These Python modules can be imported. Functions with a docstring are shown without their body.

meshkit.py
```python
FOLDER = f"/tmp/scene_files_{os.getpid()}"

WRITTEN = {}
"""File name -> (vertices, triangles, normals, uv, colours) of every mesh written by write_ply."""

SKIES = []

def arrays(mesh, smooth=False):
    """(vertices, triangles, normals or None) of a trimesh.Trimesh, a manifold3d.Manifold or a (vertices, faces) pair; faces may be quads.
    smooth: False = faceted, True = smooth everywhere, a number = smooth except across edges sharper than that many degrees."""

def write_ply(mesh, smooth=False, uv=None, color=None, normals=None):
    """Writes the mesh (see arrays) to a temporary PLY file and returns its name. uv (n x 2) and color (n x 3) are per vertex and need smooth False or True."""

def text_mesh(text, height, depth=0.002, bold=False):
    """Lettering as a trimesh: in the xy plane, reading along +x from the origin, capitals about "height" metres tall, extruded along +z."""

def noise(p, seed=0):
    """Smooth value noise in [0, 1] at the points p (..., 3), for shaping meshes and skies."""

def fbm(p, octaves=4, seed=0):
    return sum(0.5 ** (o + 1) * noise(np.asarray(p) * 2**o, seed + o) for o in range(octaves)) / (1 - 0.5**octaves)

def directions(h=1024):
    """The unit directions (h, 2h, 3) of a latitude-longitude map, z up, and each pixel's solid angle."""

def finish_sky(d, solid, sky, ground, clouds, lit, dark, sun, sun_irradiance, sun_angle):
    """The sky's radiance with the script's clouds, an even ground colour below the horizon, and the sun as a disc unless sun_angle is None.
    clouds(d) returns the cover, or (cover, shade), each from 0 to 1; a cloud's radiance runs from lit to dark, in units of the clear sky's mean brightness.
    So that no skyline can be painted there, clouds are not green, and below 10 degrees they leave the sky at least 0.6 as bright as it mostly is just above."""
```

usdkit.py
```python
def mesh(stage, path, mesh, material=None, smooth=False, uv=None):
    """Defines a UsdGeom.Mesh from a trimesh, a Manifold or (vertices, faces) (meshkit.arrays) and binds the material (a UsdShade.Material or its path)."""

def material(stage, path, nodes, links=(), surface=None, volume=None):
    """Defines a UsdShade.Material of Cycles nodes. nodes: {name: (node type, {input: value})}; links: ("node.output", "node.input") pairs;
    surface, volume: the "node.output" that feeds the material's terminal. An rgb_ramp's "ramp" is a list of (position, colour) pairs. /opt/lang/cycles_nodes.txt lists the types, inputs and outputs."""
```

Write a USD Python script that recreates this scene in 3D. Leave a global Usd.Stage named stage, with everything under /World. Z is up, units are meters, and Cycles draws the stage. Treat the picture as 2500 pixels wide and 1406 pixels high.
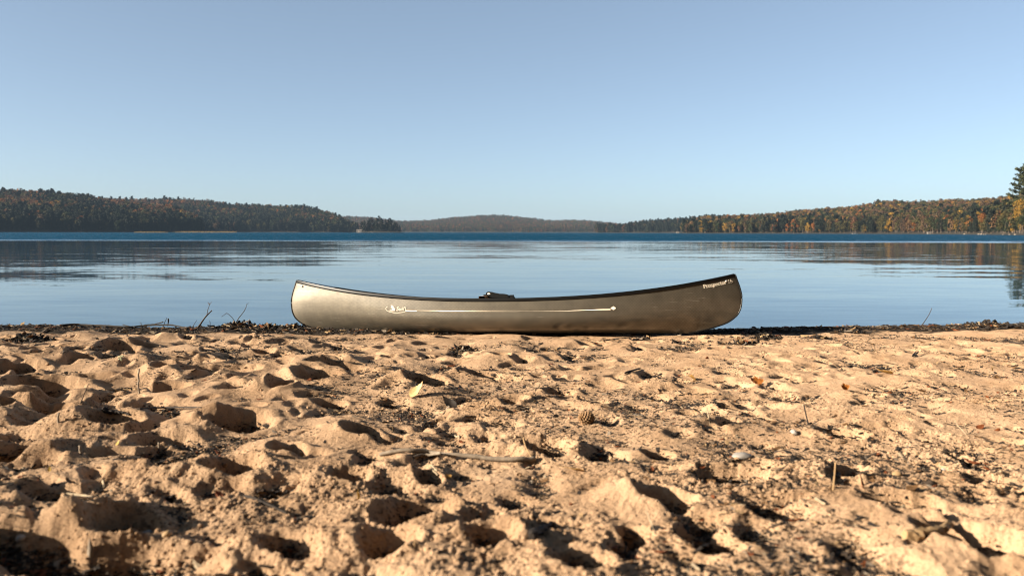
import math, numpy as np, trimesh, usdkit, meshkit
from scipy.interpolate import LinearNDInterpolator, RegularGridInterpolator, PchipInterpolator
from scipy.ndimage import gaussian_filter
from shapely.geometry import Polygon, LineString, Point
from shapely import union_all, affinity
from pxr import Usd, UsdGeom, UsdLux, UsdShade, Sdf, Gf, Vt

# ------------------------------------------------------------------ camera, sky, sun, exposure
stage = Usd.Stage.CreateInMemory()
UsdGeom.SetStageUpAxis(stage, 'Z'); UsdGeom.SetStageMetersPerUnit(stage, 1.0)
UsdGeom.Xform.Define(stage, '/World'); UsdGeom.Scope.Define(stage, '/World/Looks')
FPX, HC = 1950.0, 1.15                      # focal length in pixels of a 2500 wide picture, eye height over the lake
PITCH, ROLL = math.atan(136 / FPX), math.radians(0.10)
EXPOSURE, SUN_I, SKY_I = 1.95, 1.25, 0.05
SUN_AZ, SUN_EL = math.radians(21), math.radians(19)
FWD = np.array([0, math.cos(PITCH), -math.sin(PITCH)]); U0 = np.array([0, math.sin(PITCH), math.cos(PITCH)]); R0 = np.array([1.0, 0, 0])
RIGHT = R0 * math.cos(ROLL) + U0 * math.sin(ROLL); UP = -R0 * math.sin(ROLL) + U0 * math.cos(ROLL)
EYE = np.array([0, 0, HC])
cam = UsdGeom.Camera.Define(stage, '/World/camera')
cam.CreateHorizontalApertureAttr(36.0); cam.CreateFocalLengthAttr(36.0 * FPX / 2500); cam.CreateVerticalApertureAttr(36.0 * 575 / 1024)
cam.CreateFStopAttr(2.3); cam.CreateFocusDistanceAttr(8.6); cam.CreateExposureAttr(EXPOSURE); cam.CreateClippingRangeAttr((0.05, 20000.0))
cam.AddTransformOp().Set(Gf.Matrix4d(*RIGHT, 0, *UP, 0, *(-FWD), 0, *EYE, 1))
SUN = np.array([-math.cos(SUN_AZ) * math.cos(SUN_EL), -math.sin(SUN_AZ) * math.cos(SUN_EL), math.sin(SUN_EL)])
dome = UsdLux.DomeLight.Define(stage, '/World/sky')
dome.GetPrim().SetCustomDataByKey('kind', 'structure')
sky = usdkit.material(stage, '/World/Looks/sky', {
    's': ('sky_texture', {'sky_type': 'single_scattering', 'sun_disc': False, 'sun_elevation': SUN_EL, 'sun_rotation': math.atan2(SUN[0], SUN[1]),
                          'altitude': 300.0, 'air_density': 0.6, 'aerosol_density': 1.5, 'ozone_density': 1.5}),
    'h': ('hsv', {'saturation': 0.83, 'value': 1.0}), 't': ('mix', {'mix_type': 'multiply', 'fac': 1.0, 'color2': (1.04, 1.08, 1.03)}), 'e': ('mix', {'fac': 0.27, 'color2': (1.72, 2.34, 3.0)}), 'b': ('background_shader', {'strength': SKY_I})},
    [('s.color', 'h.color'), ('h.color', 't.color1'), ('t.color', 'e.color1'), ('e.color', 'b.color')], surface='b.background')
UsdShade.MaterialBindingAPI.Apply(dome.GetPrim()).Bind(sky)
sun = UsdLux.DistantLight.Define(stage, '/World/sun')
sun.CreateNormalizeAttr(True); sun.CreateIntensityAttr(SUN_I); sun.CreateAngleAttr(0.5); sun.CreateColorAttr((1.0, 0.86, 0.68))
zx = np.cross([0, 0, 1.0], SUN); zx /= np.linalg.norm(zx); zy = np.cross(SUN, zx)
sun.AddTransformOp().Set(Gf.Matrix4d(*zx, 0, *zy, 0, *SUN, 0, 0, 0, 50, 1))

# ------------------------------------------------------------------ helpers
rng = np.random.default_rng(7)
used = {}
def name(n, parent='/World'):
    k = (parent, n); c = used.get(k, 0); used[k] = c + 1
    return f'{parent}/{n}' + (f'_{c:03d}' if c else '')
def tag(p, label=None, cat=None, group=None, kind=None):
    p = p.GetPrim() if hasattr(p, 'GetPrim') else p
    for k, v in (('label', label), ('category', cat), ('group', group), ('kind', kind)):
        if v: p.SetCustomDataByKey(k, v)
    return p
def path_of(p): return str(p.GetPath()) if p is not None else '/World'
def obj(n, mesh, mat, parent=None, smooth=False, uv=None):
    return usdkit.mesh(stage, name(n, path_of(parent)), mesh, mat, smooth=smooth, uv=uv).GetPrim()
def thing(n, loc=(0, 0, 0), rotz=0.0, scale=None, label=None, cat=None, group=None, kind=None):
    x = UsdGeom.Xform.Define(stage, name(n)); x.AddTranslateOp().Set(tuple(map(float, loc)))
    if rotz: x.AddRotateZOp().Set(float(rotz))
    if scale is not None: x.AddScaleOp().Set(tuple(float(s) for s in np.broadcast_to(scale, 3)))
    return tag(x, label, cat, group, kind)
def ray(px, py):
    d = FWD + RIGHT * (px - 1250) / FPX + UP * (703 - py) / FPX
    return d / d[1]
def pix(px, py, y):                        # the point seen at this pixel of the photograph, y metres in front of the camera
    return EYE + ray(px, py) * y
def cat(ms):
    ms = [(m.vertices, m.faces) if hasattr(m, 'vertices') else m for m in ms]
    n, v, f = 0, [], []
    for a, b in ms:
        v.append(a); f.append(np.asarray(b) + n); n += len(a)
    return np.vstack(v), np.vstack(f)
def tube(pts, rad, n=6, wob=0.0, seed=0, cap=True):
    pts = np.asarray(pts, float); rad = np.broadcast_to(np.asarray(rad, float), len(pts))
    t = np.gradient(pts, axis=0); t /= np.linalg.norm(t, axis=1, keepdims=True) + 1e-12
    ref = np.array([0, 0, 1.0]) if abs(t[0, 2]) < 0.9 else np.array([1.0, 0, 0])
    a = np.cross(t, ref); a /= np.linalg.norm(a, axis=1, keepdims=True) + 1e-12
    b = np.cross(t, a)
    th = np.arange(n) * 2 * math.pi / n
    r = np.random.default_rng(seed)
    rr = rad[:, None] * (1 + wob * (r.random((len(pts), n)) - 0.5))
    v = pts[:, None] + rr[..., None] * (np.cos(th)[None, :, None] * a[:, None] + np.sin(th)[None, :, None] * b[:, None])
    i = np.arange(len(pts) - 1)[:, None] * n; j = np.arange(n)[None]; k = (j + 1) % n
    q = np.stack([i + j, i + k, i + n + k, i + n + j], -1).reshape(-1, 4)
    f = np.vstack([q[:, [0, 1, 2]], q[:, [0, 2, 3]]])
    v = v.reshape(-1, 3)
    if cap:
        m = len(v); v = np.vstack([v, pts[0], pts[-1]]); l = (len(pts) - 1) * n; jj = np.arange(n)
        f = np.vstack([f, np.stack([np.full(n, m), (jj + 1) % n, jj], 1), np.stack([np.full(n, m + 1), l + jj, l + (jj + 1) % n], 1)])
    return v, f
def spline(pts, n):
    pts = np.asarray(pts, float); s = np.r_[0, np.cumsum(np.linalg.norm(np.diff(pts, axis=0), axis=1))]
    return PchipInterpolator(s, pts)(np.linspace(0, s[-1], n))

LOOKS = {}
def mat(n, color, rough=0.85, var=0.25, scale=30.0, color2=None, coat=0.0, metallic=0.0, spec=0.3, trans=0.0, bump=0.0, bscale=None, inst=0.0, detail=4.0):
    """A principled surface: colour varied by noise in object space, optional relief, optional translucence, optional variation per instance."""
    if n in LOOKS: return LOOKS[n]
    c = np.array(color, float); c2 = np.array(color2 if color2 is not None else c * (1 - var), float)
    nodes = {'tc': ('texture_coordinate', {}), 'n': ('noise_texture', {'scale': scale, 'detail': detail, 'roughness': 0.6}),
             'r': ('rgb_ramp', {'ramp': [(0.32, tuple(c2)), (0.68, tuple(c * (1 + var * 0.5)))]}),
             'p': ('principled_bsdf', {'roughness': rough, 'specular_ior_level': spec, 'coat_weight': coat, 'metallic': metallic})}
    links = [('tc.object', 'n.vector'), ('n.fac', 'r.fac')]
    out = 'r.color'
    if inst:
        nodes['oi'] = ('object_info', {}); nodes['mr'] = ('map_range', {'to_min': 1 - inst, 'to_max': 1 + inst})
        nodes['hv'] = ('hsv', {}); links += [('oi.random', 'mr.value'), ('mr.result', 'hv.value'), (out, 'hv.color')]; out = 'hv.color'
    links.append((out, 'p.base_color'))
    if bump:
        nodes['bn'] = ('noise_texture', {'scale': bscale or scale * 3, 'detail': 5.0, 'roughness': 0.65}); nodes['b'] = ('bump', {'strength': 1.0, 'distance': bump})
        links += [('tc.object', 'bn.vector'), ('bn.fac', 'b.height'), ('b.normal', 'p.normal')]
    surface = 'p.BSDF'
    if trans:
        nodes['t'] = ('translucent_bsdf', {}); nodes['m'] = ('mix_closure', {'fac': trans})
        links += [(out, 't.color'), ('p.BSDF', 'm.closure1'), ('t.BSDF', 'm.closure2')]; surface = 'm.closure'
    LOOKS[n] = usdkit.material(stage, '/World/Looks/' + n, nodes, links, surface=surface)
    return LOOKS[n]

# ------------------------------------------------------------------ beach
def shore(x):                              # how much farther than 8.8 m the crest of the wrack line lies
    return np.interp(x, [-9, -5.6, -4, -2, 0, 2.2, 4, 6, 9], [0.5, 0.25, 0.05, 0.0, -0.05, 0.0, 0.25, 0.55, 1.1])
def beach_mean(x, y):
    w = y - shore(x)
    z = np.interp(w, [-40, -6, 2, 4, 6.5, 8.0, 8.4, 8.8, 9.1, 9.6, 11, 16, 40], [1.6, 0.35, 0.16, 0.145, 0.125, 0.082, 0.07, 0.058, 0.035, -0.04, -0.3, -1.2, -4.0])
    return z + 0.024 * np.exp(-((w - 8.72) / 0.22) ** 2)
def on_mean(px, py):
    y = 4.0
    d = ray(px, py)
    for _ in range(60):
        z = beach_mean(d[0] * y, y); y = 0.5 * y + 0.5 * (z - HC) / d[2]
    return np.array([d[0] * y, y])
NU, NV = 1050, 680
yv = 1.35 + (10.6 - 1.35) * (np.linspace(0, 1, NV) ** 1.25)
su = np.linspace(-1, 1, NU)
GY, GS = np.meshgrid(yv, su, indexing='ij')
HALF = lambda y: 0.78 * y + 0.85
GX = GS * HALF(GY)
Z = beach_mean(GX, GY)
W = GY - shore(GX)
land = np.clip((8.65 - W) / 0.7, 0.12, 1)                     # flatter towards the water
left = np.clip(0.75 - GX / (0.5 * GY + 2) * 0.5, 0.60, 1.3)   # more trampled on the left
P3 = np.stack([GX, GY, np.zeros_like(GX)], -1)
Z = Z + land * left * (0.12 * (meshkit.fbm(P3 * 2.0, 2, 3) - 0.5) + 0.055 * (meshkit.noise(P3 * [4.4, 4.0, 1], 11) - 0.5))
# footprints: (pixel x, pixel y of the middle, width in pixels, turn in degrees, elongation, depth factor)
prints = [(80, 858, 80, 10, 1.5, 1), (291, 860, 60, 0, 1.3, 1.2), (40, 906, 80, -10, 1.4, 1), (213, 928, 95, 10, 1.5, 1.1), (120, 953, 115, 5, 1.8, .9), (455, 889, 110, 0, 1.9, 1), (418, 954, 70, 0, 1.5, 1.1),
          (196, 887, 50, 0, 1.4, 1), (588, 934, 45, 0, 1.2, 1), (686, 958, 55, 0, 1.1, 1), (533, 912, 110, 20, 2.2, .8), (645, 859, 40, -20, 1.4, 1), (351, 852, 45, 0, 1.6, 1), (400, 920, 45, 0, 1.4, 1),
          (124, 998, 100, 0, 1.8, 1), (15, 1000, 70, 0, 1.4, 1), (273, 1042, 100, 0, 1.9, .9), (587, 1030, 115, 5, 1.7, 1), (20, 1108, 130, 0, 1.5, 1), (565, 1155, 125, -50, 1.8, 1.1), (295, 1292, 135, 0, 1.3, 1),
          (80, 1350, 200, 10, 2.3, .7), (270, 1372, 260, 12, 3.0, .6), (475, 1390, 110, 30, 1.5, .9), (885, 1066, 75, -45, 1.6, 1.1), (1018, 1262, 140, -70, 1.4, 1.05), (945, 1342, 120, -40, 1.5, 1.1), (1047, 1175, 60, -60, 1.9, 1.1),
          (856, 1180, 80, 0, 1.5, .8), (1335, 1097, 95, -40, 1.7, 1.1), (1554, 1315, 75, -65, 2.2, 1.1), (1623, 1230, 95, -15, 1.9, 1), (1733, 1335, 125, -45, 1.7, 1.1), (1603, 1112, 60, -20, 1.4, .9), (1790, 1175, 130, 10, 1.9, .55),
          (2067, 1158, 90, -20, 1.4, 1), (2364, 1340, 150, -25, 2.0, .9), (2052, 1066, 80, -30, 1.7, .8), (1365, 958, 55, -10, 1.5, 1.1), (1449, 987, 50, -5, 1.4, 1.2), (1315, 921, 42, 0, 1.2, 1.1), (1256, 986, 48, 0, 1.4, 1),
          (1222, 874, 42, -10, 1.3, 1), (1180, 916, 78, -15, 1.9, 1.1), (776, 927, 85, 10, 1.6, 1), (779, 885, 85, 0, 2.0, .9), (687, 958, 48, 0, 1.1, 1), (1034, 933, 75, -25, 1.6, 1.1), (802, 987, 60, 10, 1.5, .8),
          (832, 905, 70, 10, 2.2, .8), (700, 1110, 70, -30, 1.5, 1), (1545, 937, 60, -20, 1.9, .8), (1610, 865, 35, -15, 1.6, .9), (1960, 855, 40, -20, 1.6, .8), (2290, 905, 60, -55, 2.6, .6), (1790, 1005, 55, -30, 2.0, .6),
          (2120, 970, 55, -20, 1.8, .7), (1900, 1260, 120, -30, 1.8, .5), (2200, 1240, 130, -10, 1.8, .5), (1200, 1330, 110, -30, 1.5, .7), (1420, 1390, 130, -20, 1.6, .7), (700, 1330, 120, -20, 1.6, .6), (120, 1215, 110, 0, 1.8, .6),
          (430, 1150, 100, -10, 1.7, .7), (2440, 1180, 110, -30, 1.7, .6), (1150, 1000, 60, -10, 1.6, .7), (960, 985, 60, 0, 1.6, .6), (1700, 960, 60, -20, 1.8, .5), (2390, 990, 70, -20, 1.8, .5)]
dents = []
for px, py, w, turn, el, k in prints:
    c = on_mean(px, py); m = w * c[1] / FPX
    b = 0.62 * m / math.sqrt(el); a = b * el * 0.8
    dents.append((c[0], c[1], a * 0.95, b * 1.05, math.radians(turn), min(0.17, (0.05 + 0.46 * m) * k)))
for _ in range(1600):                       # the many others that nobody counts
    y = 1.5 + 6.7 * rng.random() ** 0.9; x = (rng.random() ** 1.08 * 2 - 1) * HALF(y)
    l = np.clip(0.72 - x / (0.5 * y + 2) * 0.5, 0.72, 1.2)
    a = rng.uniform(0.05, 0.115); dents.append((x, y, a, a * rng.uniform(0.4, 0.8), rng.uniform(0, math.pi), a * rng.uniform(0.20, 0.46) * l))
for x, y, a, b, th, d in dents:
    R = max(a, b) * 3.1
    i0, i1 = np.searchsorted(yv, [y - R, y + R]); 
    if i1 <= i0: continue
    h = HALF(y + R) if x * 0 == 0 else 1
    s0, s1 = min((x - R) / HALF(max(y - R, 0.5)), (x - R) / HALF(y + R)), max((x + R) / HALF(max(y - R, 0.5)), (x + R) / HALF(y + R))
    j0, j1 = np.searchsorted(su, [s0, s1])
    dx, dy = GX[i0:i1, j0:j1] - x, GY[i0:i1, j0:j1] - y
    wob = 0.30 * (meshkit.noise(P3[i0:i1, j0:j1] * 9 + 40, 5) - 0.5) + 0.09 * (meshkit.noise(P3[i0:i1, j0:j1] * 31 + 40, 6) - 0.5)
    r = np.sqrt(((dx * math.cos(th) + dy * math.sin(th)) / a) ** 2 + ((-dx * math.sin(th) + dy * math.cos(th)) / b) ** 2) + wob
    Z[i0:i1, j0:j1] += land[i0:i1, j0:j1] * (-d * np.exp(-np.clip(r, 0, 9) ** 4) + 0.16 * d * np.exp(-((r - 1.35) / 0.42) ** 2) + 0.24 * d * np.exp(-(((dx + 1.5 * max(a, b)) ** 2 + (dy + .15 * b) ** 2 * 0.45) / (1.1 * max(a, b)) ** 2) ** 1.6))
crumb = np.clip((meshkit.fbm(P3 * 1.6, 3, 21) - 0.47) * 5, 0, 1) * np.clip((5.6 - GY) / 2.5, 0.12, 1)   # patches broken into crumbs
Z = Z + land * ((0.22 + 0.55 * crumb) * 0.018 * (meshkit.fbm(P3 * 26, 2, 31) - 0.5) + (0.60 + 0.8 * crumb) * 0.0105 * (meshkit.noise(P3 * 78, 41) - 0.4) * np.clip((7 - GY) / 4, 0.3, 1))
mat_zone = np.exp(-((W - 8.62) / 0.26) ** 4)
Z = Z + mat_zone * (0.026 * (meshkit.fbm(P3 * [3.2, 7, 1], 3, 51) - 0.5) + 0.012 * (meshkit.noise(P3 * 28, 52) - 0.5))
height = RegularGridInterpolator((yv, su), Z, bounds_error=False, fill_value=None)
def hz(x, y): return height(np.stack([np.asarray(y, float), np.asarray(x, float) / HALF(np.asarray(y, float))], -1))
def ground(px, py, lift=0.0):              # where the sand is seen at this pixel of the photograph
    d = ray(px, py); y = np.arange(1.5, 10.4, 0.006); p = EYE + d * y[:, None]
    gap = p[:, 2] - hz(p[:, 0], p[:, 1]); i = np.argmax(gap < 0) if (gap < 0).any() else int(np.argmin(np.where(y > 8.2, gap, 9)))
    if y[i] > 9.1: i = int(np.argmin(np.where((y > 8.2) & (y < 9.1), gap, 9)))
    return p[i] + [0, 0, lift]

sand = usdkit.material(stage, '/World/Looks/sand', {
    'g': ('geometry', {}),
    'n1': ('noise_texture', {'scale': 3.0, 'detail': 5.0, 'roughness': 0.6}), 'n2': ('noise_texture', {'scale': 220.0, 'detail': 3.0, 'roughness': 0.7}),
    'n3': ('noise_texture', {'scale': 48.0, 'detail': 5.0, 'roughness': 0.7}), 'n4': ('noise_texture', {'scale': 2.2, 'detail': 4.0, 'roughness': 0.6}),
    'c1': ('rgb_ramp', {'ramp': [(0.3, (0.285, 0.180, 0.103)), (0.7, (0.44, 0.297, 0.185))]}),
    'c2': ('rgb_ramp', {'ramp': [(0.28, (0.30, 0.27, 0.25)), (0.5, (1, 1, 1)), (0.75, (1.15, 1.12, 1.08))]}),
    'sp': ('rgb_ramp', {'ramp': [(0.53, (0, 0, 0)), (0.60, (1, 1, 1))]}),
    'pm': ('rgb_ramp', {'ramp': [(0.44, (0, 0, 0)), (0.64, (1, 1, 1))]}),
    'spm': ('mix', {'mix_type': 'multiply', 'fac': 1.0}),
    'wr': ('attribute', {'attribute': 'wrack'}), 
    'x': ('mix', {'mix_type': 'multiply', 'fac': 0.75}), 'o': ('mix', {'color2': (0.022, 0.014, 0.009)}), 'w': ('mix', {'color2': (0.020, 0.014, 0.009)}),
    'ad': ('math', {'math_type': 'multiply_add', 'value2': 0.35}),
    'b': ('bump', {'strength': 1.0, 'distance': 0.014}), 'p': ('principled_bsdf', {'roughness': 0.95, 'specular_ior_level': 0.15, 'diffuse_roughness': 0.5})},
    [('g.position', f'{n}.vector') for n in ('n1', 'n2', 'n3', 'n4')] + [('n1.fac', 'c1.fac'), ('n2.fac', 'c2.fac'), ('c1.color', 'x.color1'), ('c2.color', 'x.color2'),
     ('n3.fac', 'sp.fac'), ('n4.fac', 'pm.fac'), ('sp.color', 'spm.color1'), ('pm.color', 'spm.color2'), ('x.color', 'o.color1'), ('spm.color', 'o.fac'),
     ('o.color', 'w.color1'), ('wr.fac', 'w.fac'), ('w.color', 'p.base_color'), ('n2.fac', 'ad.value1'), ('n3.fac', 'ad.value3'), ('ad.value', 'b.height'), ('b.normal', 'p.normal')], surface='p.BSDF')
def grid_faces(n, m):
    i = np.arange(n - 1)[:, None] * m + np.arange(m - 1)[None]
    q = np.stack([i, i + 1, i + m + 1, i + m], -1).reshape(-1, 4)
    return np.vstack([q[:, [0, 1, 2]], q[:, [0, 2, 3]]])
near = obj('beach_sand', (np.stack([GX, GY, Z], -1).reshape(-1, 3), grid_faces(NV, NU)), sand, smooth=True)
tag(near, 'trampled pale tan beach sand with footprints and hollows', 'sand', kind='structure')
wn = meshkit.fbm(P3 * [9, 16, 1], 3, 61)
wrack = np.clip((np.exp(-((W - 8.66) / 0.30) ** 4) * 1.5 + (wn - 0.5) * 2.2 - 0.35) * 1.6, 0, 1) * np.clip((W - 7.9) * 3, 0, 1)
UsdGeom.PrimvarsAPI(near).CreatePrimvar('wrack', Sdf.ValueTypeNames.FloatArray, 'vertex').Set(Vt.FloatArray.FromNumpy(wrack.astype(np.float32).ravel()))
# the wider ground: sand to the sides and behind, lake bed in front, one sheet out to the horizon
bx = np.unique(np.r_[-6000, -3000, -1200, -500, -200, -80, np.linspace(-40, 40, 90), 80, 200, 500, 1200, 3000, 6000])
by = np.unique(np.r_[-3000, -1000, -300, -100, np.linspace(-40, 30, 90), 60, 120, 300, 900, 2500, 6000])
BY, BX = np.meshgrid(by, bx, indexing='ij')
BZ = beach_mean(BX, BY) + 0.15 * (meshkit.fbm(np.stack([BX, BY, 0 * BX], -1) * 0.4, 3, 5) - 0.5) * (BY < 6)
inside = (BY > 0.8) & (BY < 11.2) & (np.abs(BX) < HALF(BY) + 0.6)
BZ = np.where(inside, BZ - 0.6, BZ)
bed = obj('ground', (np.stack([BX, BY, BZ], -1).reshape(-1, 3), grid_faces(len(by), len(bx))), sand, smooth=True)
tag(bed, 'sand and lake bed beyond the trampled strip', 'ground', kind='structure')

# ------------------------------------------------------------------ lake
lake = usdkit.material(stage, '/World/Looks/lake_water', {
    'g': ('geometry', {}), 'xyz': ('separate_xyz', {}),
    'm1': ('mapping', {'scale': (0.10, 0.55, 1)}), 'n1': ('noise_texture', {'scale': 1.0, 'detail': 3.0, 'roughness': 0.6}),
    'm2': ('mapping', {'scale': (0.9, 4.2, 1)}), 'n2': ('noise_texture', {'scale': 1.0, 'detail': 3.0, 'roughness': 0.6}),
    'm3': ('mapping', {'scale': (0.7, 1.1, 1)}), 'n3': ('noise_texture', {'scale': 1.0, 'detail': 4.0, 'roughness': 0.7}),
    'm4': ('mapping', {'scale': (0.010, 0.06, 1)}), 'n4': ('noise_texture', {'scale': 1.0, 'detail': 6.0, 'roughness': 0.72}),
    'ye': ('math', {'math_type': 'multiply_add', 'value2': 70.0}), 'wind': ('map_range', {'range_type': 'smoothstep', 'from_min': 130.0, 'from_max': 165.0}),
    's1': ('vector_math', {'math_type': 'subtract', 'vector2': (0.5, 0.5, 0.5)}), 'k1': ('vector_math', {'math_type': 'multiply', 'vector2': (0.022, 0.050, 0)}),
    's2': ('vector_math', {'math_type': 'subtract', 'vector2': (0.5, 0.5, 0.5)}), 'k2': ('vector_math', {'math_type': 'multiply', 'vector2': (0.02, 0.036, 0)}),
    's3': ('vector_math', {'math_type': 'subtract', 'vector2': (0.5, 0.70, 0.5)}), 'k3': ('vector_math', {'math_type': 'multiply', 'vector2': (0.8, 2.4, 0)}),
    'k3w': ('vector_math', {'math_type': 'scale'}),
    'a1': ('vector_math', {'math_type': 'add'}), 'a2': ('vector_math', {'math_type': 'add'}), 'a3': ('vector_math', {'math_type': 'add', 'vector2': (0, 0, 1)}), 'nn': ('vector_math', {'math_type': 'normalize'}),
    'p': ('principled_bsdf', {'base_color': (0.000, 0.025, 0.052), 'roughness': 0.02, 'ior': 1.26, 'specular_ior_level': 0.5})},
    [('g.position', 'xyz.vector')] + [('g.position', f'm{k}.vector') for k in (1, 2, 3, 4)] + [(f'm{k}.vector', f'n{k}.vector') for k in (1, 2, 3, 4)] +
    [('n4.fac', 'ye.value1'), ('xyz.y', 'ye.value3'), ('ye.value', 'wind.value')] +
    [(f'n{k}.color', f's{k}.vector1') for k in (1, 2, 3)] + [(f's{k}.vector', f'k{k}.vector1') for k in (1, 2, 3)] + [('k3.vector', 'k3w.vector1'), ('wind.result', 'k3w.scale'),
     ('k1.vector', 'a1.vector1'), ('k2.vector', 'a1.vector2'), ('a1.vector', 'a2.vector1'), ('k3w.vector', 'a2.vector2'), ('a2.vector', 'a3.vector1'), ('a3.vector', 'nn.vector1'), ('nn.vector', 'p.normal')], surface='p.BSDF')
wy = np.r_[7.5, 12, 20, 40, 80, 160, 400, 1000, 2500, 6000]; wx = np.r_[-6000, -2000, -600, -200, -60, -20, 0, 20, 60, 200, 600, 2000, 6000]
WY, WX = np.meshgrid(wy, wx, indexing='ij')
tag(obj('lake_water', (np.stack([WX, WY, 0 * WX], -1).reshape(-1, 3), grid_faces(len(wy), len(wx))), lake, smooth=True), 'calm blue lake with a wind-ruffled band far out', 'water', kind='structure')

# ------------------------------------------------------------------ trees
AUTUMN = {'orange': (0.20, 0.075, 0.018), 'rust': (0.092, 0.040, 0.019), 'gold': (0.24, 0.135, 0.020), 'olive': (0.055, 0.046, 0.014), 'green': (0.022, 0.030, 0.010), 'brown': (0.072, 0.043, 0.024), 'tan': (0.12, 0.068, 0.030), 'red': (0.14, 0.032, 0.018)}
def leaf_mat(c): return mat('leaves_' + c, AUTUMN[c], 0.8, 0.45, 0.35, trans=0.25, inst=0.28, spec=0.2)
needle = mat('needles_dark', (0.009, 0.013, 0.0075), 0.8, 0.5, 0.4, trans=0.12, inst=0.3, spec=0.2)
needle_pine = mat('needles_pine', (0.050, 0.056, 0.021), 0.75, 0.5, 0.5, trans=0.15, inst=0.15, spec=0.2)
bark = mat('bark', (0.09, 0.07, 0.055), 0.95, 0.4, 2.0)
def scatter_leaves(r, centres, outward, size):
    n = len(centres)
    d = outward * 0.8 + r.normal(0, 0.6, (n, 3)); d /= np.linalg.norm(d, axis=1, keepdims=True)
    u = np.cross(d, r.normal(0, 1, (n, 3))); u /= np.linalg.norm(u, axis=1, keepdims=True); w = np.cross(d, u)
    s = size * r.uniform(0.6, 1.4, (n, 1))
    v = np.stack([centres - u * s, centres + u * s * 0.9 + w * s * 0.35, centres + w * s * 1.2], 1).reshape(-1, 3)
    return v, np.arange(3 * n).reshape(n, 3)
def broadleaf(seed, h, n, size, spread=0.30, low=0.22):
    r = np.random.default_rng(seed); lobes = []
    for k in range(11):
        z = r.uniform(low + 0.08, 0.86); wid = spread * math.sin(math.pi * min(1, (z - low + 0.1) / (1.05 - low))) ** 0.6
        a = r.uniform(0, 6.28); q = wid * 0.62 * math.sqrt(r.random())
        lobes.append((q * math.cos(a), q * math.sin(a), z, r.uniform(0.09, 0.17)))
    lobes.append((0, 0, 0.9, 0.10)); lobes = np.array(lobes)
    which = r.choice(len(lobes), n, p=lobes[:, 3] ** 2 / (lobes[:, 3] ** 2).sum())
    d = r.normal(0, 1, (n, 3)); d[:, 2] += 0.35; d /= np.linalg.norm(d, axis=1, keepdims=True)
    c = (lobes[which, :3] + d * lobes[which, 3:4] * r.uniform(0.6, 1.05, (n, 1)) * [1, 1, 0.85]) * h
    crown = scatter_leaves(r, c, d, size)
    parts = [tube([[0, 0, -0.5], [0.01 * h, 0, 0.3 * h], [0, 0.01 * h, 0.82 * h]], [0.016 * h, 0.012 * h, 0.003 * h], 5, cap=False)]
    for k in range(5):
        L = lobes[k]; parts.append(tube([[0, 0, (0.22 + 0.06 * k) * h], L[:3] * h], [0.006 * h, 0.002 * h], 4, cap=False))
    return crown, cat(parts)
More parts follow.
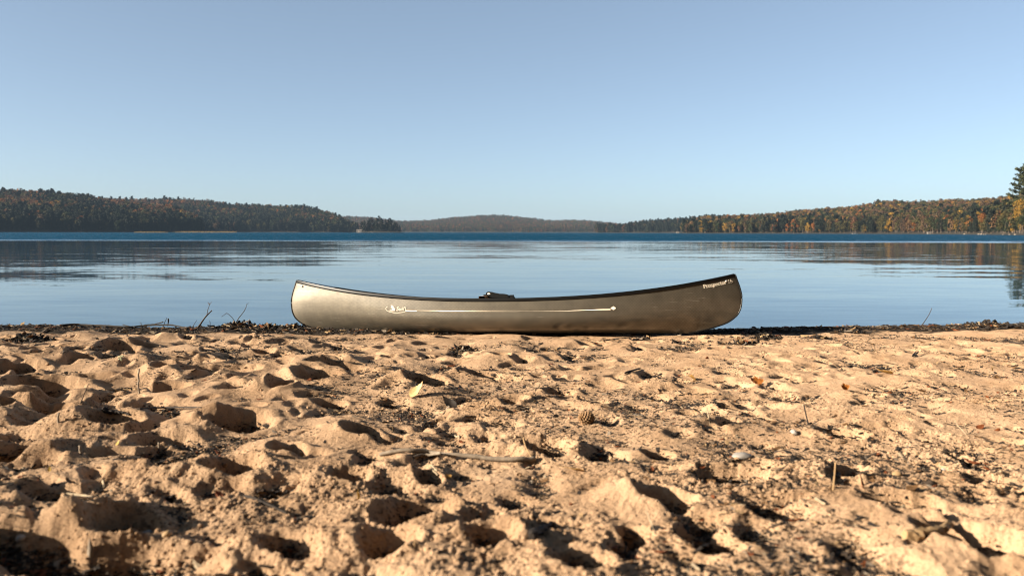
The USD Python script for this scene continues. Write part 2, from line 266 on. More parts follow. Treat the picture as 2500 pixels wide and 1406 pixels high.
def spruce(seed, h, n, size, wide=0.15):
    r = np.random.default_rng(seed)
    t = 1 - np.sqrt(r.random(n)) * 0.95
    tier = np.round(t * 13) / 13 * 0.6 + t * 0.4
    rad = wide * (1 - tier) ** 0.85 * (0.72 + 0.28 * np.cos(tier * 13 * 6.28)) * r.uniform(0.45, 1.12, n) + 0.006
    a = r.uniform(0, 6.28, n); lump = 1 + 0.22 * np.sin(a * 3 + r.uniform(0, 6)) * np.sin(tier * 17)
    c = np.stack([np.cos(a) * rad * lump, np.sin(a) * rad * lump, 0.05 + 0.95 * tier - 0.18 * rad], 1) * h
    d = np.stack([np.cos(a), np.sin(a), np.full(n, 0.5)], 1)
    return scatter_leaves(r, c, d / 1.12, size), tube([[0, 0, -0.5], [0, 0, 0.9 * h]], [0.013 * h, 0.002 * h], 5, cap=False)
def white_pine(seed, h, per, size, first=0.30):
    r = np.random.default_rng(seed); cs, ds, limbs = [], [], [tube([[0, 0, -0.5], [0.004 * h, 0, 0.5 * h], [0, 0, 0.98 * h]], [0.014 * h, 0.010 * h, 0.002 * h], 7, cap=False)]
    z = first
    while z < 0.97:
        for k in range(r.integers(3, 6)):
            a = r.uniform(0, 6.28); L = (0.22 * (1 - (z - first) / (1 - first)) ** 0.62 + 0.025) * r.uniform(0.55, 1.15)
            if z < first + 0.12: L *= 0.75
            p0 = np.array([0, 0, z * h]); dirn = np.array([math.cos(a), math.sin(a), 0])
            q = np.stack([p0 + dirn * L * h * s + [0, 0, L * h * (0.10 * s + 0.26 * s ** 2.2)] for s in np.linspace(0, 1, 5)])
            limbs.append(tube(q, np.linspace(0.0042, 0.001, 5) * h, 4, cap=False))
            m = int(per * L / 0.2) + 6
            s = r.uniform(0.35, 1.04, m); pos = np.stack([np.interp(s, np.linspace(0, 1, 5), q[:, i]) for i in range(3)], 1)
            side = np.array([-dirn[1], dirn[0], 0]); pos += side * r.normal(0, 0.22, (m, 1)) * L * h * s[:, None] * 0.55 + np.array([0, 0, 1]) * r.normal(0.012, 0.008, (m, 1)) * h
            cs.append(pos); ds.append(np.tile(dirn * 0.35 + [0, 0, 0.9], (m, 1)))
        z += r.uniform(0.028, 0.06)
    return scatter_leaves(r, np.vstack(cs), np.vstack(ds), size), cat(limbs)
def dead_tree(seed, h):
    r = np.random.default_rng(seed); parts = [tube([[0, 0, -0.3], [0.03 * h, 0, 0.55 * h], [0.02 * h, 0, h]], [0.016 * h, 0.011 * h, 0.003 * h], 5)]
    for k in range(12):
        z = r.uniform(0.35, 0.95); a = r.uniform(0, 6.28); L = r.uniform(0.08, 0.22)
        parts.append(tube([[0.02 * h, 0, z * h], [L * math.cos(a) * h, L * math.sin(a) * h, (z + 0.1) * h]], [0.005 * h, 0.001 * h], 4))
    return cat(parts)
CLASSES = {}
def tree_class(kind, colour, v):            # a class prim with crown and trunk of a tree one metre tall; copies are scaled
    key = (kind, colour, v)
    if key not in CLASSES:
        p = stage.CreateClassPrim(f'/World/Looks/{kind}_{colour}_source_{v:03d}')
        UsdGeom.Xform(p)
        p.SetTypeName('Xform')
        if kind == 'broadleaf': cr, tr = broadleaf(100 + v * 7 + len(colour), 20, 1500, 0.42, low=0.10); m = leaf_mat(colour)
        elif kind == 'tall': cr, tr = broadleaf(200 + v * 7 + len(colour), 20, 1500, 0.40, spread=0.19, low=0.05); m = leaf_mat(colour)
        elif kind == 'spruce': cr, tr = spruce(300 + v, 20, 1700, 0.42, 0.17); m = needle
        else: cr, tr = white_pine(400 + v, 20, 130, 0.30, 0.18); m = needle_pine if colour == 'pine' else needle
        s = 1 / 20
        usdkit.mesh(stage, str(p.GetPath()) + '/crown', (cr[0] * s, cr[1]), m); usdkit.mesh(stage, str(p.GetPath()) + '/trunk', (tr[0] * s, tr[1]), bark)
        CLASSES[key] = p
    return CLASSES[key]
def tree(nm, kind, colour, v, loc, h, rot, label, category='tree', group=None, wide=1.0):
    t = thing(nm, loc, rot, (h * wide, h * wide, h), label, category, group)
    t.GetReferences().AddInternalReference(tree_class(kind, colour, v).GetPath()); t.SetInstanceable(True)
    return t

# ------------------------------------------------------------------ far shores: wooded hills
forest_floor = mat('forest_floor', (0.015, 0.013, 0.009), 0.95, 0.4, 0.05)
def hill(nm, label, sky_pts, shore_d, ridge_d, tall, x0, x1, prof=1.0):
    """sky_pts: pixels of its wooded skyline; shore_d, ridge_d: (pixel x, metres) lists. Returns a function from (pixel x, t) to a point of the ground; t = 0 the shore, 1 the ridge."""
    sx, sy = np.array(sky_pts, float).T
    xs = np.linspace(x0, x1, 140); ts = np.r_[-0.12, -0.03, np.linspace(0, 1, 30), 1.2, 1.5, 2.0]
    def pt(px, t):
        px, t = np.asarray(px, float), np.asarray(t, float)
        ds = np.interp(px, *np.array(shore_d, float).T); dr = np.interp(px, *np.array(ridge_d, float).T)
        y = ds + (dr - ds) * t
        y = y * (1 + 0.02 * (meshkit.fbm(np.stack([px * 0.02, t * 0, t * 0 + 3.3], -1), 2, 9) - 0.5))
        dirx = (px - 1250) / FPX
        zr = np.maximum(HC + (568 + 0.0017 * (px - 1250) - np.interp(px, sx, sy)) / FPX * dr - 0.98 * tall, 1.0)
        tt = np.clip(t, 0, 1); s = tt ** prof * (1 - 0.12 * np.sin(math.pi * tt))
        z = 0.6 + zr * np.where(t > 1, 1 - 0.35 * (t - 1) ** 1.3, s)
        z = np.where(t < 0, 0.6 + t * 40, z) + 5.0 * (meshkit.fbm(np.stack([px * 0.012, t * 4, t * 0], -1), 3, 13) - 0.5) * np.clip(t * 3, 0, 1)
        return np.stack([dirx * y, y, z], -1)
    PX, T = np.meshgrid(xs, ts); V = pt(PX, T)
    tag(obj(nm, (V.reshape(-1, 3), grid_faces(len(ts), len(xs))), forest_floor, smooth=True), label, 'hill', kind='structure')
    return pt
FAR = {}
def far_source(kind, colour, v, parent):
    if kind == 'c': cr, tr = spruce(500 + v, 20, 230, 1.0, 0.17); m = needle
    elif kind == 'p': cr, tr = white_pine(520 + v, 20, 7, 1.1); m = needle
    else: cr, tr = broadleaf(540 + v, 20, 260, 1.05, spread=0.33, low=0.10); m = leaf_mat(colour)
    x = UsdGeom.Xform.Define(stage, f'{parent}/{dict(c="spruce", p="pine", d="broadleaf")[kind]}_{colour}_{v:03d}')
    usdkit.mesh(stage, f'{x.GetPath()}/crown', (cr[0] / 20, cr[1]), m); usdkit.mesh(stage, f'{x.GetPath()}/trunk', (tr[0] / 20, tr[1]), bark)
    return x.GetPath()
def forest(nm, label, pt, x0, x1, n, tall, choose, seed, tmax=1.12):
    r = np.random.default_rng(seed)
    px = r.uniform(x0, x1, n); t = r.uniform(0.0, tmax, n) ** 0.9
    P = pt(px, t); kinds = choose(px, t, r)
    keep = np.ones(n, bool)
    inst = UsdGeom.PointInstancer.Define(stage, name(nm)); path = str(inst.GetPath())
    table, idx, protos = {}, [], []
    for k, c in kinds:
        v = int(r.integers(0, 2)); key = (k, c, v)
        if key not in table:
            table[key] = len(protos); protos.append(far_source(k, c, v, path))
        idx.append(table[key])
    h = tall * np.clip(r.normal(0.95, 0.16, n), .55, 1.3) * np.array([1.12 if k == 'p' else 1.0 for k, _ in kinds])
    inst.CreatePrototypesRel().SetTargets(protos); inst.CreateProtoIndicesAttr(Vt.IntArray.FromNumpy(np.array(idx, np.int32)))
    inst.CreatePositionsAttr(Vt.Vec3fArray.FromNumpy(P.astype(np.float32)))
    wid = h * r.uniform(0.85, 1.2, n)
    inst.CreateScalesAttr(Vt.Vec3fArray.FromNumpy(np.stack([wid, wid, h], 1).astype(np.float32)))
    a = r.uniform(0, math.pi, n)
    inst.CreateOrientationsAttr(Vt.QuathArray([Gf.Quath(float(math.cos(x)), 0, 0, float(math.sin(x))) for x in a]))
    tag(inst, label, 'forest', kind='stuff')
def picker(rules):
    """rules(px, t, patch, random) gives, for each tree, a list of (weight, kind, colour)."""
    def choose(px, t, r):
        patch = meshkit.fbm(np.stack([px * 0.016, t * 3.5, t * 0 + 2], -1), 3, 77); out = []
        for a, b, c in zip(px, t, patch):
            w = rules(a, b, c); s = np.array([q[0] for q in w], float).clip(0); k = r.choice(len(w), p=s / s.sum()); out.append(w[k][1:])
        return out
    return choose
def left_rules(px, t, c):
    con = 3.5 if t < 0.32 else 0.7 + 2.5 * max(0, 0.5 - c) * 4  # dark conifers crowd the lower slope, partly standing in for its shade
    warm = 0.10 if t < 0.34 else 0.5 + 6 * max(0, c - 0.52)
    if px > 480: con *= 1.3; warm *= 0.6
    return [(con, 'c', 'dark'), (con * 0.5, 'p', 'dark'), (0.9, 'd', 'green'), (1.0, 'd', 'olive'), (warm, 'd', 'rust'), (warm * 0.7, 'd', 'brown'), (warm * (0.5 if px < 450 else .15), 'd', 'orange'), (warm * .15, 'd', 'gold')]
def right_rules(px, t, c):
    con = 2.4 if t < 0.5 else 0.45
    con *= 0.4 + 3 * max(0, 0.62 - c)
    if px < 1720: con *= 3
    warm = (0.55 if t < 0.4 else 1.7) + 3 * max(0, c - 0.5)
    return [(con, 'c', 'dark'), (con * 0.5, 'p', 'dark'), (1.5, 'd', 'green'), (2.6, 'd', 'olive'), (warm * .45, 'd', 'rust'), (warm, 'd', 'brown'), (warm * .8, 'd', 'tan'), (warm * 0.25, 'd', 'orange'), (warm * .4, 'd', 'gold')]
def far_rules(px, t, c):
    con = 4 if t < 0.22 else 0.6
    return [(con, 'c', 'dark'), (1.6, 'd', 'green'), (1.2, 'd', 'olive'), (1.5, 'd', 'rust'), (1.6, 'd', 'brown'), (0.12, 'd', 'orange')]
def dark_rules(px, t, c): return [(4, 'c', 'dark'), (2, 'p', 'dark'), (0.6, 'd', 'green'), (.25, 'd', 'olive')]
h_far = hill('far_hill', 'low hazy hill closing the far end of the lake', [(700, 527), (830, 529), (900, 531), (980, 541), (1050, 538), (1100, 532), (1180, 527), (1230, 526), (1290, 533), (1340, 539), (1400, 538), (1460, 541), (1510, 547), (1600, 552), (1720, 556)], [(700, 2300), (1720, 2300)], [(700, 3300), (1720, 3300)], 13, 690, 1730)
forest('far_forest', 'hazy rust-brown autumn forest over the hill at the far end of the lake', h_far, 700, 1720, 14000, 13, picker(far_rules), 1)
h_l2 = hill('back_left_hill', 'second wooded hill on the left sloping down to the water', [(150, 486), (290, 488), (330, 487), (430, 489), (510, 490), (560, 498), (650, 502), (735, 506), (770, 512), (800, 520), (830, 531), (855, 545), (872, 562), (900, 567)], [(150, 1350), (880, 1500)], [(150, 1750), (700, 1850), (880, 1540)], 14, 200, 884, 0.8)
forest('back_left_forest', 'dark green and rust forest covering the rear slope of the left hill', h_l2, 205, 874, 7500, 14, picker(left_rules), 2)
h_l1 = hill('front_left_hill', 'wooded hill on the left shore', [(-260, 470), (0, 468), (60, 467), (120, 470), (200, 476), (260, 485), (300, 492), (350, 500), (420, 508), (480, 528), (500, 560)], [(-260, 900), (330, 1050), (500, 1150)], [(-260, 1250), (250, 1400), (500, 1180)], 15, -260, 505, 0.72)
forest('front_left_forest', 'dark autumn forest covering the front of the left hill', h_l1, -255, 495, 8500, 14.5, picker(left_rules), 3)
h_c = hill('right_point', 'dark wooded point in front of the right hill', [(1440, 566), (1520, 552), (1560, 544), (1620, 539), (1700, 533), (1745, 529), (1800, 536), (1850, 545)], [(1440, 1700), (1850, 1300)], [(1440, 1760), (1620, 1900), (1850, 1500)], 14, 1440, 1850, 0.75)
forest('point_forest', 'dark conifer forest on the point left of the right hill', h_c, 1455, 1850, 4200, 14, picker(lambda a, b, c: dark_rules(a, b, c) + [(0.6, 'd', 'rust')]), 4)
h_r = hill('right_hill', 'long wooded hill along the right shore', [(1660, 545), (1700, 536), (1760, 531), (1860, 526), (1930, 517), (2000, 513), (2050, 508), (2110, 500), (2160, 492), (2250, 493), (2300, 491), (2350, 493), (2420, 485), (2480, 480), (2560, 470), (2800, 450)], [(1660, 1000), (2000, 850), (2300, 660), (2420, 520), (2500, 440), (2800, 300)], [(1660, 1300), (2000, 1250), (2500, 1000), (2800, 800)], 12.5, 1660, 2800, 0.85)
forest('right_forest', 'orange, rust and dark green autumn forest covering the right hill', h_r, 1665, 2790, 14000, 12, picker(right_rules), 5)

def shore_tree(pt, px, top, kind, colour, v, label, t=0.02, category='tree', group=None, nm=None, wide=1.0, base=None):
    p = pt(np.array([float(px)]), np.array([t]))[0]
    hgt = (568 + 0.0017 * (px - 1250) - top) / FPX * p[1] + HC - p[2]
    return tree(nm or dict(broadleaf='broadleaf_tree', tall='broadleaf_tree', spruce='spruce_tree', pine='pine_tree')[kind], kind, colour, v, p, max(hgt, 2.0), float(px * 37 % 360), label, category, group, wide)
RS = [(2345, 540, 'broadleaf', 'tan', 0, 'small round tan tree at the waterline left of the bright orange trees', .012, 1.0), (2359, 526, 'tall', 'gold', 0, 'orange-yellow slender tree left of a dark spruce near the right edge', .02, 1.2),
      (2382, 517, 'tall', 'gold', 1, 'tall narrow golden tree behind the bright orange tree', .05, .8), (2395, 520, 'tall', 'orange', 0, 'brightest orange-red pyramid-shaped tree on the right shore', .008, 1.25),
      (2421, 517, 'tall', 'olive', 0, 'olive green conical tree right of the bright orange tree', .02, 1.1), (2443, 521, 'tall', 'gold', 2, 'slim yellow tree between olive and red trees', .012, .8),
      (2462, 521, 'tall', 'red', 0, 'dull red tree left of the tall pine', .03, .9), (2470, 543, 'broadleaf', 'gold', 1, 'low lime-yellow bushy tree at the water below the tall pine', .006, 1.0),
      (2487, 484, 'tall', 'gold', 3, 'large golden tree standing against the trunk of the tall pine', .012, 1.0), (2492, 512, 'broadleaf', 'green', 0, 'dark green leafy tree at the waterline by the right edge', .006, 1.0),
      (1712, 549, 'tall', 'gold', 0, 'small golden tree by the water at the left end of the right hill', .01, 1.6), (1770, 545, 'broadleaf', 'gold', 2, 'rounded golden tree standing alone among dark spruces, second gold tree from the left', .01, 1.0),
      (1892, 547, 'broadleaf', 'orange', 1, 'orange tree at the shore under the middle of the right hill', .01, 1.0), (1982, 545, 'broadleaf', 'orange', 2, 'round gold-orange tree at the right end of the orange shore row', .01, 1.1),
      (2164, 539, 'broadleaf', 'gold', 3, 'yellow-green tree among dark conifers below the highest part of the right hill', .012, .9), (2108, 552, 'broadleaf', 'gold', 4, 'tiny yellow tree at the waterline below dark conifers', .006, 1.0)]
for px, top, kind, colour, v, label, t, wide in RS: shore_tree(h_r, px, top, kind, colour, v, label, t, wide=wide)
shore_tree(h_r, 2495, 402, 'pine', 'pine', 0, 'tall white pine with tiered branches standing above everything at the right edge', .06, nm='white_pine', wide=1.3)
r_ = np.random.default_rng(5)
for px in (1786, 1802, 1818, 1834): shore_tree(h_r, px, 550 + r_.uniform(-3, 4), 'broadleaf', 'rust', int(px) % 3, 'rust-red tree in the shore row left of the orange trees', .012, group='rust-red trees in a row on the right shore')
for px in (1920, 1932, 1945): shore_tree(h_r, px, 549 + r_.uniform(-3, 3), 'broadleaf', 'orange', int(px) % 3, 'orange tree in the close group of three on the right shore', .012, group='three orange trees on the right shore')
for k in range(34):
    px = 1996 + k * 10 + r_.uniform(-4, 4); shore_tree(h_r, px, 538 + r_.uniform(-8, 9) - (px - 1996) * .02, 'spruce' if k % 3 else 'pine', 'dark', k % 3, 'dark conifer in the shoreline row below the right hill', r_.uniform(.006, .05), group='dark conifers lining the right shore')
for px in (2374, 2378, 2413, 2432, 2452): shore_tree(h_r, px, 531 + r_.uniform(-6, 6), 'spruce', 'dark', int(px) % 3, 'dark green spruce between the coloured trees near the right edge', .014, group='spruces between coloured trees at the right edge', wide=1.25)
for k in range(24):
    px = 1672 + k * 13 + r_.uniform(-4, 4); shore_tree(h_r, px, 549 + r_.uniform(-6, 5), 'spruce', 'dark', k % 3, 'small dark spruce behind the gold and rust shore trees', r_.uniform(.02, .06), group='spruces behind the coloured trees of the right shore')
for k in range(40):
    px = 4 + k * 12 + r_.uniform(-5, 5); shore_tree(h_l1, px, 535 + r_.uniform(-16, 8) + max(0, px - 380) * .1, 'spruce' if k % 4 else 'pine', 'dark', k % 3, 'black-green conifer in the shoreline row of the front left hill', r_.uniform(.004, .08), group='conifers lining the left shore')
shore_tree(h_l2, 803, 546, 'tall', 'olive', 1, 'pale slender tree standing alone at the foot of the rear left hill', .0, wide=1.0)
shore_tree(h_l1, 470, 536, 'broadleaf', 'olive', 2, 'round olive tree at the right end of the front left hill', .01)
shore_tree(h_l2, 530, 537, 'broadleaf', 'brown', 0, 'brown spreading tree with pale trunk behind the reedy spit', .0)
shore_tree(h_l1, 170, 548, 'broadleaf', 'tan', 1, 'small pale round tree low on the dark left shore', .004)
shore_tree(h_far, 1252, 562, 'tall', 'gold', 2, 'tiny yellow tree on the far shore in the middle of the lake', .0, wide=1.4)
shore_tree(h_far, 1290, 563, 'broadleaf', 'orange', 0, 'tiny orange tree on the far shore right of the yellow one', .0)
# unseen woods added to keep skylight off the shaded side of things
def woods(seed):
    r = np.random.default_rng(seed); P = []
    while len(P) < 165:
        x, y = r.uniform(-11, 32), r.uniform(-26, 7.5)
        if not (y < -8 or (x > 13.5 and y < 7.5)): continue
        if all((x - a) ** 2 + (y - b) ** 2 > 1.7 ** 2 for a, b in P): P.append((x, y))
    P = np.array(P); n = len(P); inst = UsdGeom.PointInstancer.Define(stage, name('beach_woods')); path = str(inst.GetPath()); protos = []
    for k, (nm, (cr, tr), m) in enumerate([('spruce', spruce(601, 20, 2600, 0.55, 0.19), needle), ('spruce', spruce(602, 20, 2600, 0.55, 0.17), needle), ('pine', white_pine(603, 20, 70, 0.5, 0.10), needle), ('broadleaf', broadleaf(604, 20, 2600, 0.6, spread=.3, low=.05), leaf_mat('green'))]):
        x = UsdGeom.Xform.Define(stage, f'{path}/{nm}_{k:03d}'); protos.append(x.GetPath())
        usdkit.mesh(stage, f'{x.GetPath()}/crown', (cr[0] / 20, cr[1]), m); usdkit.mesh(stage, f'{x.GetPath()}/trunk', (tr[0] / 20, tr[1]), bark)
    h = r.uniform(14, 22, n); w = h * r.uniform(1.0, 1.4, n)
    inst.CreatePrototypesRel().SetTargets(protos); inst.CreateProtoIndicesAttr(Vt.IntArray.FromNumpy(r.integers(0, 4, n).astype(np.int32)))
    inst.CreatePositionsAttr(Vt.Vec3fArray.FromNumpy(np.c_[P, beach_mean(P[:, 0], P[:, 1]) - 0.1].astype(np.float32))); inst.CreateScalesAttr(Vt.Vec3fArray.FromNumpy(np.stack([w, w, h], 1).astype(np.float32)))
    inst.CreateOrientationsAttr(Vt.QuathArray([Gf.Quath(float(math.cos(a)), 0, 0, float(math.sin(a))) for a in r.uniform(0, 3.14, n)]))
    tag(inst, 'dense dark evergreen woods added out of view to keep skylight off the beach', 'forest', kind='stuff')
woods(17)
# the air: distance fades to pale grey-blue
air = usdkit.material(stage, '/World/Looks/air', {'v': ('principled_volume', {'color': (0.50, 0.72, 1.0), 'density': 0.000027, 'anisotropy': 0.0})}, [], volume='v.volume')
hb = trimesh.creation.box([13000, 10000, 128]); hb.apply_translation([0, 1500, 58]); tag(obj('haze', hb, air), 'thin pale autumn haze over the lake', 'haze', kind='stuff')
# island with pines and a cottage
ix = lambda px: (px - 1250) / FPX * 1230
isl = trimesh.creation.icosphere(3); isl.apply_scale([36, 22, 2.2]); iv = isl.vertices; iv[:, 2] += 0.6 * (meshkit.fbm(iv * 0.15, 3, 2) - 0.5)
t = obj('island', (iv + [ix(930), 1230, 0.2], isl.faces), forest_floor, smooth=True); tag(t, 'small low wooded island before the left hill end', 'island', kind='structure')
for k, (px, top, dy) in enumerate([(884, 541, 6), (892, 537, -4), (899, 540, 8), (906, 532, 0), (913, 536, 10), (921, 539, -5), (926, 528, 4), (933, 533, -8), (941, 535, 6), (949, 533, 12), (955, 537, -6), (962, 540, 5), (968, 543, -3), (975, 549, 3)]):
    hgt = (567.5 - top) / FPX * 1230
    tree('pine_tree' if k % 3 == 0 else 'spruce_tree', 'pine' if k % 3 == 0 else 'spruce', 'dark', k % 3, (ix(px), 1230 + dy, 0.8), hgt, k * 47, 'tallest dark pine on the small island' if k == 6 else 'dark conifer on the small island', 'tree', None if k == 6 else 'conifers on the small island', 1.7)
wall_white = mat('painted_boards', (0.11, 0.10, 0.09), 0.7, 0.1, 2.0); roof_dark = mat('roof_shingles', (0.10, 0.085, 0.075), 0.9, 0.3, 3.0); glass_dark = mat('window_dark', (0.02, 0.025, 0.03), 0.15, 0.1, 1.0, spec=0.5); wood_grey = mat('grey_wood', (0.24, 0.205, 0.165), 0.9, 0.3, 6.0)
def box(x0, x1, y0, y1, z0, z1):
    b = trimesh.creation.box([x1 - x0, y1 - y0, z1 - z0]); b.apply_translation([(x0 + x1) / 2, (y0 + y1) / 2, (z0 + z1) / 2]); return b
def gable(x0, x1, y0, y1, z0, z1):
    ym = (y0 + y1) / 2
    v = np.array([[x0, y0, z0], [x1, y0, z0], [x1, y1, z0], [x0, y1, z0], [x0, ym, z1], [x1, ym, z1]], float)
    return v, np.array([[0, 1, 5], [0, 5, 4], [2, 3, 4], [2, 4, 5], [0, 4, 3], [1, 2, 5], [0, 3, 2], [0, 2, 1]])
def cottage(nm, loc, label, s=1.0, category='cottage'):
    t = thing(nm, loc, 0, s, label, category)
    obj('wall', cat([box(-4, 4, -2.5, 2.5, -0.6, 2.4), gable(-4, 4, -2.5, 2.5, 2.4, 3.9)]), wall_white, t)
    obj('roof', gable(-4.4, 4.4, -3.0, 3.0, 2.42, 4.15), roof_dark, t)
    for x in (-2.4, 2.4): obj('window', box(x - .6, x + .6, -2.54, -2.46, 0.9, 1.8), glass_dark, t)
    obj('door', box(-0.5, 0.5, -2.55, -2.46, -0.3, 1.8), wood_grey, t)
    return t
cottage('cottage', (ix(885), 1206, 0.9), 'small white cottage at the left tip of the pine island', 0.95)
def dock(px, d, n, label, group=None):
    x = (px - 1250) / FPX * d; t = thing('dock', (x, d, 0), 0, None, label, 'dock', group)
    obj('deck', box(-n / 2, n / 2, -1, 1, 0.45, 0.62), wood_grey, t)
    for q in (-n / 2 + .3, n / 2 - .3): obj('post', box(q - .1, q + .1, -.9, -.7, -1, 0.9), wood_grey, t)
dock(901, 1207, 12, 'low grey dock on the island shore right of the cottage')
sedge = mat('dry_sedge', (0.20, 0.14, 0.065), 0.9, 0.4, 4.0, trans=0.2)
def reeds(n, x0, x1, y0, y1, h, seed):
    r = np.random.default_rng(seed); p = np.stack([r.uniform(x0, x1, n), r.uniform(y0, y1, n), np.full(n, -0.1)], 1); a = r.uniform(0, 3.14, n); u = np.stack([np.cos(a), np.sin(a), 0 * a], 1) * 0.12
    tip = p + np.stack([r.normal(0, .25, n), r.normal(0, .25, n), h * r.uniform(.5, 1.1, n)], 1)
    return np.stack([p - u, p + u, tip], 1).reshape(-1, 3), np.arange(3 * n).reshape(n, 3)
sx = lambda px, d: (px - 1250) / FPX * d
tag(obj('reed_bed', reeds(2600, sx(340, 880), sx(402, 880), 868, 892, 1.3, 3), sedge), 'strip of tan reeds on the low spit before the left shore', 'reeds', kind='stuff')
tag(obj('reed_bed', reeds(3200, sx(430, 1080), sx(575, 1080), 1066, 1090, 1.9, 4), sedge), 'longer brown reed strip between the two left hills', 'reeds', kind='stuff')
# pale boulders, docks and boats along the right shore
stone = mat('pale_stone', (0.22, 0.18, 0.14), 0.9, 0.35, 3.0)
def boulder(seed):
    m = trimesh.creation.icosphere(2); v = m.vertices * (0.75 + 0.5 * meshkit.fbm(m.vertices * 1.3 + seed, 3, seed))[:, None]; return v * [1.2, 0.9, 0.62], m.faces
for k, px in enumerate(np.r_[2352, 2358, 2387, 2393, 2399, 2404, 2446, 2462, 2476, np.linspace(1700, 2335, 34)]):
    px = px + r_.uniform(-5, 5) * (k > 8); p = h_r(np.array([px]), np.array([-0.004]))[0]; d = p[1] - (2 if px > 2340 else 1)
    s = (0.62 if k < 9 else 0.36) * r_.uniform(.6, 1.25)
    t = thing('boulder', (sx(px, d), d, 0.35 * s), float(r_.uniform(0, 360)), s, 'pale boulder at the waterline below the bright orange trees' if k < 9 else 'small pale rock along the waterline of the right shore', 'boulder', 'boulders below the orange trees' if k < 9 else 'pale rocks along the right waterline')
    obj('rock', boulder(k % 6), stone, t)
for px, lab in ((1652, 'pale little boathouse at the dark point left of the right hill'), (2262, 'small pale boathouse far along the right shore')):
    p = h_r(np.array([max(px, 1662.)]), np.array([-0.004]))[0]; cottage('boathouse', (sx(px, p[1]), p[1] - 3, 0.5), lab, 0.42, 'boathouse')
boat_white = mat('boat_white', (0.22, 0.21, 0.20), 0.35, 0.05, 2.0, spec=0.5)
def motorboat(px, d, label):
    t = thing('motorboat', (sx(px, d), d, 0.0), 6, 1.0, label, 'boat'); u = np.linspace(-1, 1, 13)
    w = 0.95 * (1 - np.clip((u + 0.1) / 1.1, 0, 1) ** 2.2); low = np.stack([u * 2.7, -w * .7, 0 * u - .15], 1); hi = np.stack([u * 3, -w, .75 + .15 * u], 1); hi2 = hi * [1, -1, 1]; low2 = low * [1, -1, 1]
    v = np.vstack([low, hi, hi2, low2]); f = grid_faces(4, 13); end = np.array([[0, 13, 26], [0, 26, 39]])
    obj('hull', (v, np.vstack([f, end])), boat_white, t); obj('windscreen', box(0.1, 0.16, -.6, .6, .78, 1.25), glass_dark, t); obj('outboard_motor', box(-3.3, -2.95, -.2, .2, .1, 1.1), roof_dark, t)
motorboat(2086, 745, 'small white motorboat moored below the middle of the right hill')

# ------------------------------------------------------------------ canoe
YAW, PIT, LEAN = -0.1581757, 0.0242495, -0.09555576
cx_, sx_ = math.cos(LEAN), math.sin(LEAN); RX = np.array([[1, 0, 0], [0, cx_, -sx_], [0, sx_, cx_]])
cx_, sx_ = math.cos(PIT), math.sin(PIT); RY = np.array([[cx_, 0, -sx_], [0, 1, 0], [sx_, 0, cx_]])
cx_, sx_ = math.cos(YAW), math.sin(YAW); RZ = np.array([[cx_, -sx_, 0], [sx_, cx_, 0], [0, 0, 1]])
CR = RZ @ RY @ RX; CT = np.array([-0.0566, 8.4969, 0.0655])
canoe = UsdGeom.Xform.Define(stage, name('canoe')); M = np.eye(4); M[:3, :3] = CR.T; M[3, :3] = CT
canoe.AddTransformOp().Set(Gf.Matrix4d(*M.ravel().tolist()))
canoe = tag(canoe, 'long olive-grey woven composite canoe with black gunwales resting on the shoreline debris', 'canoe')
to_world = lambda P: P @ CR.T + CT
to_local = lambda P: (P - CT) @ CR
STEM = PchipInterpolator([0, .04, .075, .11, .15, .20, .28, .37, .46, .54, .66], [1.90, 2.085, 2.205, 2.295, 2.355, 2.403, 2.433, 2.44, 2.424, 2.398, 2.36])
sheer = lambda u: 0.3633 + 0.2328 * np.abs(u) ** 2.276
plan = lambda u: 0.43 * np.maximum(1 - np.abs(u) ** 2.3, 0) ** 0.85
def hull_point(u, v, inset=0.0):
    z = sheer(u) * v; X = STEM(v * 0.596)
    m = np.clip(v / 0.52, 0, 1); ell = np.sqrt(np.maximum(1 - (1 - m) ** 2.1, 0)); b = 0.85 * np.abs(u) ** 2.5
    sec = (ell * (1 - 0.05 * np.clip((v - 0.52) / 0.48, 0, 1) ** 2)) * (1 - b) + b * v ** 0.7
    w = plan(u) * sec
    return np.stack([u * X * (1 - inset * 0.4), -np.maximum(w - inset, 0), z + inset * (1 - v)], -1)
uu = np.sin(np.linspace(-1, 1, 141) * math.pi / 2); vv = 1 - np.cos(np.linspace(0, 1, 34) * math.pi / 2); vv = vv / vv[-1]
UG, VG = np.meshgrid(uu, vv, indexing='ij')
outer = hull_point(UG, VG); inner = hull_point(UG, VG, 0.006)
def sided(P, flip):
    v = P.reshape(-1, 3) * ([1, -1, 1] if flip else [1, 1, 1]); f = grid_faces(*P.shape[:2])
    return v, (f[:, ::-1] if not flip else f)
